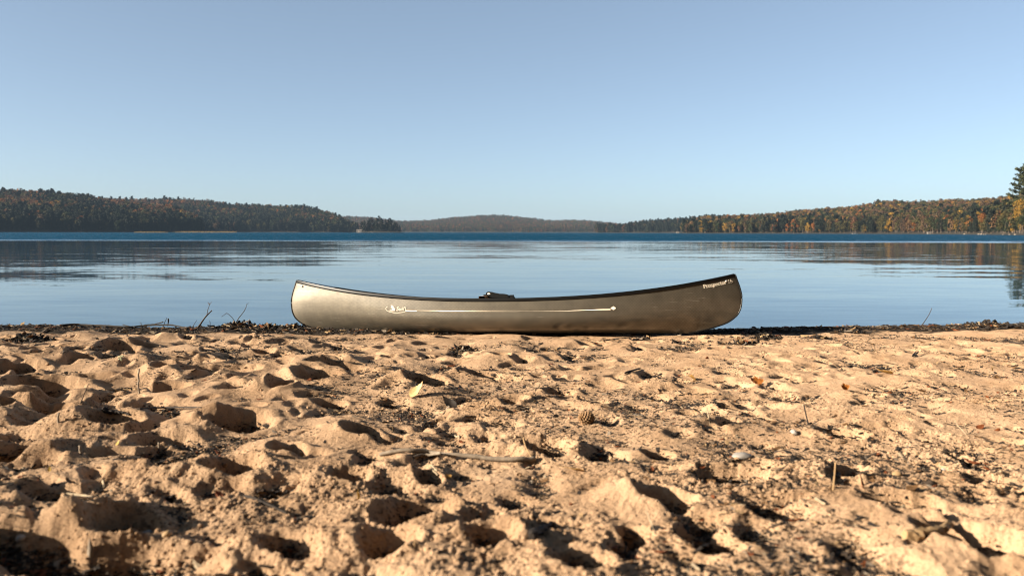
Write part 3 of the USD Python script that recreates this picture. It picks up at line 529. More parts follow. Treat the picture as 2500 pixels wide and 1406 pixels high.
weave = usdkit.material(stage, '/World/Looks/composite_weave', {
    'tc': ('texture_coordinate', {}), 'xyz': ('separate_xyz', {}),
    'mx': ('math', {'math_type': 'multiply', 'value2': 420.0}), 'mz': ('math', {'math_type': 'multiply', 'value2': 420.0}), 'sx': ('math', {'math_type': 'sine'}), 'sz': ('math', {'math_type': 'sine'}),
    'ad': ('math', {'math_type': 'multiply'}), 'mr': ('map_range', {'from_min': -1.0, 'from_max': 1.0}),
    'n': ('noise_texture', {'scale': 9.0, 'detail': 5.0, 'roughness': 0.65}), 'ms': ('mapping', {'scale': (40.0, 40.0, 6.0)}), 'n2': ('noise_texture', {'scale': 1.0, 'detail': 4.0}), 'n5': ('noise_texture', {'scale': 60.0, 'detail': 3.0}),
    'c': ('rgb_ramp', {'ramp': [(0.0, (0.036, 0.032, 0.025)), (1.0, (0.140, 0.124, 0.098))]}), 'v': ('rgb_ramp', {'ramp': [(0.3, (0.80, 0.79, 0.78)), (0.7, (1.12, 1.1, 1.06))]}), 'v2': ('rgb_ramp', {'ramp': [(0.3, (0.94, 0.94, 0.94)), (0.7, (1.05, 1.05, 1.05))]}),
    'm': ('mix', {'mix_type': 'multiply', 'fac': 1.0}), 'm2': ('mix', {'mix_type': 'multiply', 'fac': 1.0}),
    'sc': ('mapping', {'scale': (1.2, 1.2, 60.0)}), 'n3': ('noise_texture', {'scale': 1.0, 'detail': 2.0}), 'rr': ('map_range', {'from_min': 0.3, 'from_max': 0.7, 'to_min': 0.10, 'to_max': 0.24}),
    'm6': ('mapping', {'scale': (2.5, 2.5, 55.0), 'rotation': (0.0, 0.05, 0.0)}), 'n6': ('noise_texture', {'scale': 1.0, 'detail': 4.0, 'roughness': 0.7}), 'r6': ('rgb_ramp', {'ramp': [(0.655, (0, 0, 0)), (0.71, (0.7, 0.7, 0.7))]}), 'sf': ('mix', {'color2': (0.30, 0.27, 0.23)}), 'b': ('bump', {'strength': 0.35, 'distance': 0.004}), 'p': ('principled_bsdf', {'roughness': 0.5, 'metallic': 0.55, 'specular_ior_level': 0.3, 'coat_weight': 0.7, 'coat_ior': 1.5})},
    [('tc.object', 'xyz.vector'), ('xyz.x', 'mx.value1'), ('xyz.z', 'mz.value1'), ('mx.value', 'sx.value1'), ('mz.value', 'sz.value1'), ('sx.value', 'ad.value1'), ('sz.value', 'ad.value2'), ('ad.value', 'mr.value'), ('mr.result', 'c.fac'),
     ('tc.object', 'n.vector'), ('n.fac', 'v.fac'), ('tc.object', 'ms.vector'), ('ms.vector', 'n2.vector'), ('n2.fac', 'v2.fac'), ('c.color', 'm.color1'), ('v.color', 'm.color2'), ('m.color', 'm2.color1'), ('v2.color', 'm2.color2'), ('tc.object', 'm6.vector'), ('m6.vector', 'n6.vector'), ('n6.fac', 'r6.fac'), ('r6.color', 'sf.fac'), ('m2.color', 'sf.color1'), ('sf.color', 'p.base_color'),
     ('tc.object', 'sc.vector'), ('sc.vector', 'n3.vector'), ('n3.fac', 'rr.value'), ('rr.result', 'p.coat_roughness'), ('tc.object', 'n5.vector'), ('n.fac', 'b.height'), ('b.normal', 'p.coat_normal'), ('b.normal', 'p.normal')], surface='p.BSDF')
trim = mat('black_trim', (0.003, 0.003, 0.003), 0.4, 0.3, 40.0, spec=0.25)
soft_decal = mat('pale_decal', (0.42, 0.37, 0.30), 0.5, 0.05, 20.0); decal = mat('cream_decal', (0.72, 0.63, 0.50), 0.5, 0.05, 20.0); ash = mat('varnished_ash', (0.42, 0.20, 0.07), 0.35, 0.25, 25.0, coat=0.4); foam = mat('black_foam', (0.004, 0.004, 0.004), 0.7, 0.2, 30.0, spec=0.1); cane = mat('seat_webbing', (0.05, 0.045, 0.04), 0.8, 0.3, 90.0)
hull = obj('hull', cat([sided(outer, False), sided(outer, True)]), weave, canoe, smooth=60)
obj('hull_lining', cat([sided(inner, True)[0:1] + (sided(inner, True)[1][:, ::-1],), (sided(inner, False)[0], sided(inner, False)[1][:, ::-1])]), mat('lining', (0.10, 0.085, 0.06), 0.6, 0.3, 60.0), canoe, smooth=60)
def rail(side, off0, off1, z0, z1):         # a strip along the sheer, rounded by its section
    u = np.sin(np.linspace(-1, 1, 121) * math.pi / 2); P = hull_point(u, np.ones_like(u)); sec = [(off0, z0), (off0, z1 - .004), (off0 + (off1 - off0) * .2, z1), (off1 - (off1 - off0) * .25, z1), (off1, z1 - .006), (off1, z0 + .006), (off1 - (off1 - off0) * .25, z0)]
    n = np.gradient(P[:, :2], axis=0); n /= np.linalg.norm(n, axis=1, keepdims=True); nrm = np.stack([n[:, 1], -n[:, 0]], 1)
    k = np.clip((1 - np.abs(u)) * 2.2 + 0.30, 0.30, 1)[:, None]
    V = np.stack([np.c_[P[:, :2] + nrm * o * k, P[:, 2] + z] for o, z in sec + sec[:1]], 1)
    v = V.reshape(-1, 3) * [1, side, 1]; f = grid_faces(*V.shape[:2]); return v, (f if side > 0 else f[:, ::-1])
for s in (1, -1):
    obj('gunwale', rail(s, -0.001, 0.016, -0.022, 0.012), trim, canoe, smooth=40)
    obj('inner_gunwale', rail(s, -0.024, -0.003, -0.022, 0.010), trim, canoe, smooth=40)
for s in (-1, 1):
    v = np.linspace(0.0, 1.0, 40); P = hull_point(np.full(40, 1.0 * s), v); P[:, 1] = 0
    obj('stem_band', tube(P + [0.003 * s, 0, 0], 0.008, 6), trim, canoe, smooth=True)
    u = np.linspace(0.80, 0.995, 14) * s; e = hull_point(u, np.ones(14)); a, b = e + [0, .004, 0.006], (e + [0, .004, 0.006]) * [1, -1, 1]
    mid = (a + b) / 2 + [0, 0, .012]
    g = np.stack([a, mid, b], 1); obj('deck_plate', cat([(g.reshape(-1, 3), grid_faces(14, 3)), (g.reshape(-1, 3) - [0, 0, .012], grid_faces(14, 3)[:, ::-1])]), trim, canoe, smooth=40)
    e = hull_point(np.array([0.955 * s]), np.array([0.93]))[0] + [0, -.008, 0]
    obj('bolt', (trimesh.creation.icosphere(2, 0.011).vertices * [1, .6, 1] + e, trimesh.creation.icosphere(2).faces), mat('steel', (0.5, 0.48, 0.45), 0.3, 0.1, 30, metallic=0.8), canoe, smooth=True)
for u in (-0.52, 0.42):
    w = plan(np.array([abs(u)]))[0] - .09; x = u * 2.38; z = sheer(np.array([u]))[0] - .09
    s = obj('seat', cat([box(x - .15, x - .12, -w, w, z, z + .02), box(x + .12, x + .15, -w, w, z, z + .02), box(x - .12, x + .12, -.22, -.19, z, z + .02), box(x - .12, x + .12, .19, .22, z, z + .02)]), ash, canoe)
    obj('webbing', box(x - .118, x + .118, -.188, .188, z + .006, z + .013), cane, s)
x = 0.62; w = plan(np.array([x / 2.38]))[0] - .02; obj('thwart', box(x - .03, x + .03, -w, w, .352, .372), ash, canoe)
# yoke with its two pads, seen just above the near gunwale
yk = to_local(pix(1184, 726, 8.33)); x0 = yk[0]
s = np.linspace(-.41, .41, 21); arch = 0.012 * np.cos(s / .41 * math.pi / 2) ; dip = 0.05 * np.exp(-(s / .09) ** 2)
V = np.stack([np.stack([np.full(21, x0 - .032) - dip, s, .372 + arch], 1), np.stack([np.full(21, x0 - .032) - dip, s, .396 + arch], 1), np.stack([np.full(21, x0 + .032) - dip, s, .396 + arch], 1), np.stack([np.full(21, x0 + .032) - dip, s, .372 + arch], 1)], 1)
V = np.concatenate([V, V[:, :1]], 1); yoke = obj('carrying_yoke', (V.reshape(-1, 3), grid_faces(21, 5)), ash, canoe)
prof = np.array([(1184, 722), (1185, 717), (1189, 714), (1194, 714.2), (1199, 716), (1207, 718.5), (1215, 720.8), (1228, 721), (1235, 723), (1241, 727.5), (1240, 731), (1184, 731)])
for k, yy in enumerate((-0.24, 0.10)):
    q = (prof - [1181, 729.5]) / 300.0 * [1.22, 1] * [1, -1]
    e = trimesh.creation.extrude_polygon(Polygon(q).buffer(.004), 0.12); ev = e.vertices; pv = np.stack([ev[:, 0] + x0, ev[:, 2] + yy, ev[:, 1] + .392 - (0.0 if k == 0 else .006)], 1)
    obj('yoke_pad', (pv, e.faces[:, ::-1]), foam, canoe)
    obj('pad_clamp', box(x0 - .018, x0 + .015, yy + .01, yy + .06, .398, .418), foam, canoe)
    obj('pad_patch', (trimesh.creation.icosphere(2).vertices * [.018, .004, .008] + [x0 + .042, yy - .002, .392 + .032], trimesh.creation.icosphere(2).faces), decal, canoe)  # cream spot painted as the sunlit bit of the pad
obj('buckle', box(x0 + .265, x0 + .300, -.22, -.18, .398, .412), foam, canoe)
# lettering and line: drawn on the near side of the hull
uq = np.sin(np.linspace(-1, 1, 400) * math.pi / 2); vq = np.linspace(0.03, 1, 120); UQ, VQ = np.meshgrid(uq, vq, indexing='ij'); HQ = hull_point(UQ, VQ)
nx = np.cross(np.gradient(HQ, axis=0), np.gradient(HQ, axis=1)); nx /= np.linalg.norm(nx, axis=-1, keepdims=True) + 1e-12; nx *= np.where(nx[..., 1:2] > 0, -1, 1)
WQ = to_world(HQ) - EYE; dq = WQ @ FWD; PQ = np.stack([1250 + FPX * (WQ @ RIGHT) / dq, 703 - FPX * (WQ @ UP) / dq], -1)
keep = np.s_[4:-4, 4:]
on_hull = LinearNDInterpolator(PQ[keep].reshape(-1, 2), np.concatenate([HQ, nx], -1)[keep].reshape(-1, 6))
def sticker(nm, shape, label=None, paint=None):
    ms = []
    for g in getattr(shape, 'geoms', [shape]):
        v, f = trimesh.creation.triangulate_polygon(g.segmentize(6.0), engine='earcut'); ms.append((np.c_[v, np.zeros(len(v))], f))
    v, f = cat(ms); q = on_hull(v[:, :2]); P = q[:, :3] + q[:, 3:] * 0.0035
    return tag(obj(nm, (P, f), paint or decal, canoe), label)
def stroke(ps, w): return LineString(ps).buffer(w / 2, cap_style='flat', join_style='round')
def arc(cx, cy, rx, ry, a0, a1, n=14): return [(cx + rx * math.cos(math.radians(a)), cy + ry * math.sin(math.radians(a))) for a in np.linspace(a0, a1, n)]
T_, N_ = 0.17, 0.09
GL = {'P': ([([(.16, 0), (.16, 1)], T_), ([(.16, .96)] + arc(.34, .73, .23, .23, 90, -90) + [(.16, .50)], N_ + .03), ([(0, .035), (.34, .035)], .07), ([(0, .965), (.2, .965)], .07)], .66),
      'r': ([([(.14, 0), (.14, .68)], T_), ([(.14, .5), (.26, .64), (.40, .62)], N_ + .03), ([(0, .035), (.30, .035)], .07), ([(0, .645), (.14, .645)], .07)], .45),
      'o': ([(arc(.29, .34, .23, .30, 0, 360, 24), .13)], .60), 's': ([(arc(.22, .50, .14, .14, 40, 250) + arc(.22, .19, .16, .15, 80, -140), .12)], .47),
      'p': ([([(.15, -.30), (.15, .68)], T_), (arc(.32, .34, .21, .29, 150, -150), .12), ([(0, -.265), (.32, -.265)], .07), ([(0, .645), (.15, .645)], .07)], .63),
      'e': ([([(.10, .38), (.50, .38)], .08), (arc(.29, .34, .22, .29, 5, 315), .12)], .56), 'c': ([(arc(.29, .34, .22, .29, 45, 315), .12)], .52),
      't': ([([(.18, .9), (.18, .12), (.26, .05), (.36, .09)], .14), ([(.02, .64), (.36, .64)], .08)], .40), ' ': ([], .42),
      '1': ([([(.20, 0), (.20, 1)], T_), ([(.04, .035), (.38, .035)], .07), ([(.04, .86), (.20, .95)], .08)], .44), '6': ([(arc(.30, .30, .22, .27, 0, 360, 24), .13), ([(.08, .34)] + arc(.42, .40, .34, .58, 180, 100), .13)], .6),
      'S': ([(arc(.30, .74, .20, .22, 30, 265) + arc(.28, .27, .23, .24, 85, -150), .17)], .60), 'w': ([([(.04, .66), (.18, .04), (.34, .5), (.50, .04), (.64, .66)], .15)], .68), 'i': ([([(.10, 0), (.10, .66)], .17), ([(.10, .82), (.10, .98)], .17)], .24),
      'f': ([([(.14, 0), (.14, .8), (.22, .95), (.38, .93)], .15), ([(.0, .62), (.34, .62)], .10)], .36)}
def word(txt):
    x, out = 0, []
    for ch in txt:
        st, adv = GL[ch]; out += [affinity.translate(stroke(p, w), x, 0) for p, w in st]; x += adv
    return union_all(out), x
def place_word(txt, p0, p1, cap, slant=0.0):
    g, w = word(txt); p0, p1 = np.array(p0, float), np.array(p1, float); ex = (p1 - p0) / w; n = np.array([ex[1], -ex[0]]); n = n / np.linalg.norm(n) * cap
    return affinity.affine_transform(g, [ex[0], n[0] + slant * cap, ex[1], n[1], p0[0], p0[1]])
sticker('lettering', place_word('Prospector 16', (1717.5, 704.2), (1788.5, 690.2), 9.2).buffer(0.05), 'cream serif lettering near the right stem')
sticker('lettering', place_word('Swift', (967, 758.3), (991.5, 758.3), 9.6, 0.28).buffer(-0.12), 'bold slanted cream lettering beside the emblem', soft_decal)
sticker('stripe', stroke([(990.5, 758.8), (1100, 759.3), (1260, 759.2), (1380, 757.6), (1490.5, 755.3)], 2.7))
sticker('swoosh', stroke(spline([(946.9, 748.4), (943.2, 751), (942.4, 753.8), (944.2, 757.5), (953.6, 761.4), (967.6, 763.5), (981.6, 762.5), (990.5, 760.3)], 40), 1.25), None, soft_decal)
sticker('emblem', Polygon([(c * .056 + 920, d * .056 + 720) for c, d in [(520, 690), (600, 650), (680, 618), (640, 560), (600, 560), (640, 510), (610, 450), (690, 450), (740, 500), (750, 560), (810, 590), (800, 640), (790, 692)]]), None, soft_decal)
leaf_out = [(0, 1), (.13, .72), (.30, .78), (.24, .48), (.55, .62), (.62, .46), (.95, .42), (.82, .26), (.92, .14), (.42, -.18), (.46, -.32), (.06, -.26)]
MAPLE = leaf_out + [(.05, -.62), (-.05, -.62)] + [(-a, b) for a, b in leaf_out[::-1]][:-1]
sticker('maple_leaf', Polygon([(1497.3 + a * 6.8, 753.6 - b * 6.6) for a, b in MAPLE]).buffer(0.15))

# ------------------------------------------------------------------ twigs, driftwood, leaves and stones on the beach
WOOD = {'dark': (0.017, 0.012, 0.009), 'brown': (0.042, 0.028, 0.018), 'grey': (0.17, 0.135, 0.10), 'pale': (0.24, 0.185, 0.12), 'tan': (0.26, 0.17, 0.085)}
def wood(c): return mat('wood_' + c, WOOD[c], 0.9, 0.4, 25.0, bump=0.002, bscale=60)
def standing(nm, label, category, branches, colour, lean=0.05, group=None):
    """branches: (pixels from the foot up, thickness at foot and tip in pixels); the first stands in the sand, the others grow from it."""
    foot = ground(*branches[0][0][0]); y0 = foot[1]; t = thing(nm, foot, 0, None, label, category, group)
    for k, (ps, w0, w1) in enumerate(branches):
        d0 = y0 if k == 0 else y0 + 0.02 * math.sin(k * 2.1)
        q = np.array([pix(a, b, d0 + lean * i * math.sin(1.3 + k * 2)) for i, (a, b) in enumerate(ps)]) - foot
        if k == 0: q = np.vstack([q[0] - (q[1] - q[0]) / np.linalg.norm(q[1] - q[0]) * 0.05, q])
        n = max(8, 4 * len(ps)); P = spline(q, n); P += 0.02 * np.linalg.norm(P[-1] - P[0]) * (meshkit.noise(np.stack([np.arange(n) * .7, np.full(n, k + px_seed(label)), np.zeros(n)], -1))[:, None] - .5)
        s = y0 / FPX / 2
        obj('stem' if k == 0 else 'twig', tube(P, np.linspace(w0 * s, w1 * s, n), 6, 0.3, k), wood(colour), t, smooth=True)
    return t
def px_seed(s): return sum(map(ord, s)) % 97
def lying(nm, label, category, ps, w0, w1, colour, lift=0.3, group=None, forks=()):
    P = np.array([ground(a, b) for a, b in ps]); c = P[0].copy(); t = thing(nm, c, 0, None, label, category, group)
    for k, (path, a0, a1) in enumerate([(P, w0, w1)] + [(np.array([ground(a, b) for a, b in f[0]]), f[1], f[2]) for f in forks]):
        s = path[0, 1] / FPX / 2; n = max(10, 6 * len(path)); Q = spline(path, n); rad = np.linspace(a0 * s, a1 * s, n) * (1 + 0.25 * (meshkit.noise(np.stack([np.arange(n) * .8, np.full(n, 1.5 + k), np.zeros(n)], -1), 3) - .5))
        zz = gaussian_filter(np.minimum(hz(Q[:, 0], Q[:, 1]), Q[:, 2] + .03), 2.5, mode='nearest'); Q[:, 2] = np.maximum(Q[:, 2], zz) + rad * 2 * lift
        if nm == 'wood_chunk': Q[:, 2] = np.linspace(Q[0, 2], Q[-1, 2], n)
        if k: Q[:, 2] += np.linspace(0, 1, n) ** 1.5 * 0.02
        obj('branch' if k == 0 else 'side_branch', tube(Q - c, rad, 7 if nm == 'wood_chunk' else 8, 0.7 if nm in ('wood_chunk', 'bark_piece') else 0.25, k + 3), wood(colour), t, smooth=nm not in ('wood_chunk', 'bark_piece'))
    return t
standing('upright_twig', 'forked grey twig leaning up from the wrack line left of the canoe', 'twig', [([(480, 804), (490, 790), (500, 776), (517, 758)], 5, 2.5), ([(505, 770), (507, 757), (511, 744), (510, 738)], 1.6, 1), ([(511, 744), (517, 737)], 1.2, .8), ([(511, 744), (507, 738)], 1.2, .8)], 'brown')
standing('upright_twig', 'tall thin curved twig left of the canoe tip', 'twig', [([(572, 796), (583, 776), (597, 758), (603, 742)], 2.4, 1.2), ([(575, 790), (566, 775), (554, 764)], 1.5, 1), ([(554, 764), (541, 773)], 1.2, .9), ([(603, 742), (607, 740)], 1.2, .8)], 'brown')
standing('upright_twig', 'short pale stick slanting right out of the wrack line near the canoe', 'twig', [([(633, 806), (648, 797), (665, 788)], 3.2, 2)], 'grey')
standing('upright_twig', 'thin dark twig with two leaf buds left of the forked twig', 'twig', [([(398, 797), (403, 785), (407, 776)], 2, 1.2), ([(409, 796), (411, 784), (411, 778)], 1.6, 3.5)], 'dark')
standing('upright_twig', 'tiny hooked twig at the left end of the drift branch', 'twig', [([(346, 798), (344, 789), (341, 787)], 1.6, 1.2)], 'dark')
standing('upright_twig', 'small slanting twig between drift branch and forked twig', 'twig', [([(469, 802), (475, 790), (480, 782)], 1.6, 1)], 'brown')
standing('upright_twig', 'short crooked twig just right of the forked twig', 'twig', [([(510, 803), (513, 792), (512, 783)], 1.8, 1.2)], 'dark')
standing('upright_twig', 'pale stick slanting up from the wrack line far left', 'twig', [([(94, 818), (108, 807), (121, 797)], 3.2, 2)], 'grey')
standing('upright_twig', 'long thin curved twig standing against the water on the right', 'twig', [([(2247, 799), (2257, 785), (2268, 768), (2275, 752)], 2.2, 1.2)], 'brown')
standing('upright_twig', 'tiny straight twig on the wrack line right of the canoe', 'twig', [([(2074, 807), (2074, 798)], 2, 1.4)], 'dark')
standing('upright_twig', 'thin twig rising before the dark right half of the canoe', 'twig', [([(1455, 815), (1460, 807), (1464, 800)], 1.8, 1.4)], 'grey')
standing('upright_twig', 'low arching twig before the right half of the canoe', 'twig', [([(1480, 816), (1486, 808), (1495, 811), (1508, 816)], 1.6, 1.2)], 'grey')
standing('upright_stick', 'thick broken stick standing upright in the sand left of middle', 'stick', [([(339, 962), (338, 930), (339, 900)], 4.5, 4)], 'grey', 0)
standing('upright_stick', 'thin stick leaning right in the sand left of the thick one', 'stick', [([(196, 988), (206, 962), (216, 937)], 3, 2)], 'brown')
standing('upright_stick', 'thin dark stick leaning right below the drift clump', 'stick', [([(574, 877), (582, 859), (590, 843)], 3, 2)], 'brown')
standing('upright_stick', 'tiny stick standing at the edge of the wrack line', 'stick', [([(452, 826), (452, 814)], 2.4, 2)], 'dark', 0)
standing('upright_stick', 'pale straw leaning left on the open sand right of middle', 'stick', [([(1733, 1032), (1729, 1012), (1724, 994)], 3.5, 2.5)], 'pale')
standing('upright_stick', 'dark thin stick leaning left on the right sand', 'stick', [([(1974, 1037), (1968, 1010), (1962, 988)], 4.5, 3)], 'dark')
standing('upright_stick', 'grey stump of a stick at the far left edge', 'stick', [([(142, 1033), (142, 1020), (143, 1008)], 6, 5)], 'grey', 0)
standing('upright_stick', 'short pale peg standing among litter on the left', 'stick', [([(199, 1111), (196, 1098), (194, 1087)], 7, 6)], 'grey', 0)
standing('upright_stick', 'short grey peg right of the left litter patch', 'stick', [([(388, 1101), (388, 1090), (387, 1080)], 6, 5)], 'grey', 0)
standing('upright_stick', 'slender reed leaning across the end of the driftwood', 'stick', [([(1312, 1134), (1290, 1100), (1277, 1069)], 3.5, 3)], 'tan')
standing('upright_stick', 'pale reed standing beside the rust leaf', 'stick', [([(2034, 1195), (2037, 1160), (2040, 1127)], 5, 4)], 'tan', 0)
standing('upright_stick', 'pale split stick leaning in the front hollow right of middle', 'stick', [([(1596, 1291), (1587, 1266), (1578, 1245)], 6, 3.5)], 'pale')
standing('upright_stick', 'thin straw standing in the deep front hollow', 'stick', [([(1012, 1338), (1012, 1320), (1011, 1303)], 3.5, 2.5)], 'tan', 0)
standing('upright_stick', 'short stub of straw standing right of the yellow leaf', 'stick', [([(1317, 948), (1316, 942), (1317, 936)], 3, 2.5)], 'pale', 0)
standing('upright_stick', 'two thin dry straws at the front right', 'stick', [([(2360, 1061), (2345, 1045), (2333, 1032)], 3, 2), ([(2365, 1061), (2358, 1046), (2353, 1033)], 3, 2)], 'pale')
lying('drift_branch', 'long dark drift branch lying along the water on the left', 'branch', [(152, 799), (200, 799), (260, 800), (310, 803), (350, 799), (410, 797), (455, 805)], 5, 3, 'dark', 1.1, forks=[([(350, 799), (372, 797), (398, 793)], 4, 2.5), ([(330, 802), (300, 799)], 3, 2)])
lying('drift_branch', 'grey barkless driftwood branch lying across the sand in front', 'branch', [(927, 1120), (960, 1109), (997, 1105), (1047, 1112), (1104, 1117), (1162, 1123), (1205, 1129), (1249, 1129), (1306, 1129)], 9, 12, 'grey', 0.75, forks=[([(1010, 1120), (1040, 1118), (1075, 1121)], 7, 6)])
lying('wood_chunk', 'thick tan piece of broken wood in the front right corner', 'wood', [(2208, 1326), (2260, 1310), (2318, 1292)], 27, 19, 'tan', 0.9)
lying('stick', 'dark stick across the slope of the front left mound', 'stick', [(598, 1214), (640, 1228), (700, 1256)], 8, 5, 'dark', 0.5)
lying('stick', 'short dark stick lying on pale sand below the canoe', 'stick', [(1526, 914), (1545, 907), (1563, 902)], 5, 4, 'dark', 0.6)
lying('stick', 'long dark stick lying level on the left sand', 'stick', [(342, 1000), (400, 997), (491, 997)], 5, 4, 'dark', 0.6)
lying('bark_piece', 'curved piece of dark bark left of the long stick', 'bark', [(251, 1003), (262, 1011), (285, 1016), (316, 1020)], 13, 5, 'dark', 0.5)
lying('bark_piece', 'dark slab of bark in the front middle', 'bark', [(1298, 1320), (1320, 1303), (1347, 1286)], 22, 16, 'dark', 0.45)
lying('stick', 'forked dark stick beneath the right half of the canoe', 'stick', [(1474, 834), (1500, 829), (1545, 825)], 3.5, 2, 'dark', 0.6, forks=[([(1500, 829), (1512, 833)], 3, 2)])
lying('stick', 'small forked twig lying on the right sand', 'stick', [(2228, 872), (2235, 862)], 4, 3, 'dark', 0.8, forks=[([(2228, 872), (2243, 865)], 3, 2)])
lying('stick', 'thin dark twig lying at the right edge', 'stick', [(2464, 837), (2480, 839), (2500, 840)], 3.5, 3, 'dark', 0.6)
lying('stick', 'thin twig on the sand left of the tan leaf', 'stick', [(2162, 886), (2176, 889), (2192, 892)], 2.5, 2, 'brown', 0.6)
lying('stick', 'pale curved root lying on the left sand', 'stick', [(255, 952), (285, 955), (310, 953), (335, 950)], 3.5, 2.5, 'tan', 0.5)
for k, (a, b, w) in enumerate([((1051, 1149), (1070, 1168), 8), ((1056, 1141), (1068, 1155), 6), ((1054, 1171), (1070, 1179), 6)]):
    lying('wood_splinter', ['thickest of three white splinters beside the front hollow', 'topmost of three white splinters beside the front hollow', 'lowest of three white splinters beside the front hollow'][k], 'splinter', [a, ((a[0] + b[0]) / 2, (a[1] + b[1]) / 2), b], w, w * .8, 'pale', 0.6)
lying('wood_splinter', 'white splinter on the dark litter below the rust leaf', 'splinter', [(1991, 1222), (2003, 1228), (2016, 1235)], 9, 6, 'pale', 0.6)
lying('wood_splinter', 'pale wedge of wood in the lower left litter', 'splinter', [(140, 1209), (148, 1211), (156, 1213)], 8, 5, 'pale', 0.6)
lying('wood_splinter', 'pale upright splinter on the lower left litter', 'splinter', [(251, 1176), (253, 1185), (254, 1193)], 6, 5, 'pale', 0.6)
lying('wood_splinter', 'short bright stick in the bottom middle foreground', 'splinter', [(1692, 1382), (1700, 1389), (1709, 1395)], 9, 7, 'pale', 0.6)
lying('wood_splinter', 'pale flat splinter lying left of the driftwood', 'splinter', [(1100, 1066), (1110, 1069), (1121, 1073)], 6, 5, 'pale', 0.6)

LEAFC = {'yellow': (0.50, 0.34, 0.085), 'cream': (0.60, 0.44, 0.20), 'orange': (0.42, 0.15, 0.030), 'rust': (0.20, 0.060, 0.018), 'brown': (0.16, 0.085, 0.035), 'ochre': (0.36, 0.20, 0.055), 'dark': (0.025, 0.018, 0.013)}
def leafm(c): return mat('fallen_leaf_' + c, LEAFC[c], 0.6, 0.35, 40.0, trans=0.35, bump=0.0015, bscale=90)
OVAL = [(0, 1.15), (.10, .86), (.22, .72), (.21, .60), (.36, .44), (.34, .34), (.45, .14), (.42, .06), (.47, -.12), (.40, -.30), (.24, -.50), (.05, -.60)]
OVAL = OVAL + [(-a * 1.06, b - .03) for a, b in OVAL[::-1]][:-1]
def fallen_leaf(label, px, py, size, shape, colour, rot, pitch, rollv, curl, lift=0.0):
    """size: its greatest width in pixels; rot, pitch, rollv: heading, rise of its tip, sideways tilt in degrees; curl: how strongly it cups."""
    g = ground(px, py); s = size * g[1] / FPX
    poly = Polygon(MAPLE if shape == 'maple' else OVAL).buffer(0); w = max(poly.bounds[2] - poly.bounds[0], poly.bounds[3] - poly.bounds[1])
    m = trimesh.creation.extrude_polygon(poly.segmentize(.2), 0.012, engine='earcut'); m = m.subdivide_to_size(0.16)
    v = m.vertices; x, y = v[:, 0].copy(), v[:, 1].copy()
    v = np.stack([x * (1 - .25 * abs(curl) * x * x), y, v[:, 2] + curl * (x * x * .8 + .25 * (y - .2) ** 2) + .10 * (meshkit.noise(np.stack([x * 2.6, y * 2.6, 0 * x], -1) + px % 7, 3) - .5)], 1) * (s / w)
    st = tube(np.array([[0, -.55, .006], [.02, -.9, .05], [.06, -1.2, .02]]) * (s / w), np.array([.022, .02, .018]) * s / w, 5)
    def turn(q):
        for ax, an in (((0, 1, 0), rollv), ((1, 0, 0), pitch), ((0, 0, 1), rot)):
            q = q @ trimesh.transformations.rotation_matrix(math.radians(an), ax)[:3, :3].T
        return q
    v, sv = turn(v), turn(st[0]); low = -np.percentile(hz(v[:, 0] + g[0], v[:, 1] + g[1]) - g[2] - v[:, 2], 99)
    t = thing('fallen_leaf', g + [0, 0, lift], 0, None, label, 'leaf'); obj('blade', (v - [0, 0, low], m.faces), leafm(colour), t, smooth=50); obj('stalk', (sv - [0, 0, low], st[1]), leafm('brown'), t)
fallen_leaf('large cream-yellow leaf propped upright on the sand below the canoe', 1015, 968, 50, 'oval', 'cream', -75, 50, 32, 0.95)
fallen_leaf('curled leaf coloured dark as in shade, right of the cream-yellow leaf', 1100, 990, 50, 'oval', 'dark', 60, 35, -35, 0.7)  # near-black blade colour includes the shade on its visible side
fallen_leaf('orange maple leaf lying flat below the right end of the canoe', 1849, 938, 40, 'maple', 'orange', 10, 40, 5, 0.25, .004)
fallen_leaf('yellow maple leaf left of the orange maple leaf', 1692, 930, 36, 'maple', 'ochre', 70, 30, 20, 0.3)
fallen_leaf('crumpled tan leaf on the right sand', 2165, 914, 40, 'oval', 'ochre', 80, 15, 25, 0.7)
fallen_leaf('small pointed orange leaf standing up on the right sand', 2063, 955, 30, 'maple', 'orange', 20, 55, 0, 0.4)
fallen_leaf('brown leaf curled beside a dark hollow on the right', 2247, 958, 40, 'oval', 'brown', 75, 20, 10, 0.6)
fallen_leaf('red-brown leaf lying on the right sand low down', 2392, 1046, 32, 'oval', 'rust', -60, 15, 10, 0.4)
fallen_leaf('rust-red curled leaf standing upright in the front right hollow', 2102, 1190, 38, 'oval', 'rust', 25, 75, 30, 0.8)
fallen_leaf('narrow yellow leaf standing upright in the left foreground', 874, 1219, 26, 'oval', 'yellow', 30, 76, 45, 0.5)
fallen_leaf('ochre leaf half buried in the front middle', 1402, 1152, 78, 'oval', 'ochre', 80, 8, 15, 0.45, .002)
fallen_leaf('little ochre leaf beside the white splinters', 1094, 1170, 24, 'maple', 'ochre', 40, 40, 0, 0.5)
fallen_leaf('small orange-brown leaf below the middle of the canoe', 1347, 891, 28, 'oval', 'rust', 80, 12, 0, 0.3)
fallen_leaf('cupped brown leaf in the lower left litter', 169, 1181, 32, 'oval', 'brown', 50, 20, 10, 0.9)
fallen_leaf('small yellow leaf above the cupped brown leaf', 121, 1149, 16, 'oval', 'yellow', 20, 60, 0, 0.5)
fallen_leaf('bright yellow leaf blade standing far right on the sand', 2422, 905, 11, 'oval', 'yellow', 20, 80, 10, 0.4)
fallen_leaf('small yellow leaf in the left middle litter', 287, 1086, 16, 'oval', 'yellow', -30, 55, 0, 0.5)
fallen_leaf('brown leaf lying right of the rust-red leaf', 2225, 1195, 40, 'oval', 'brown', -70, 15, 10, 0.6)
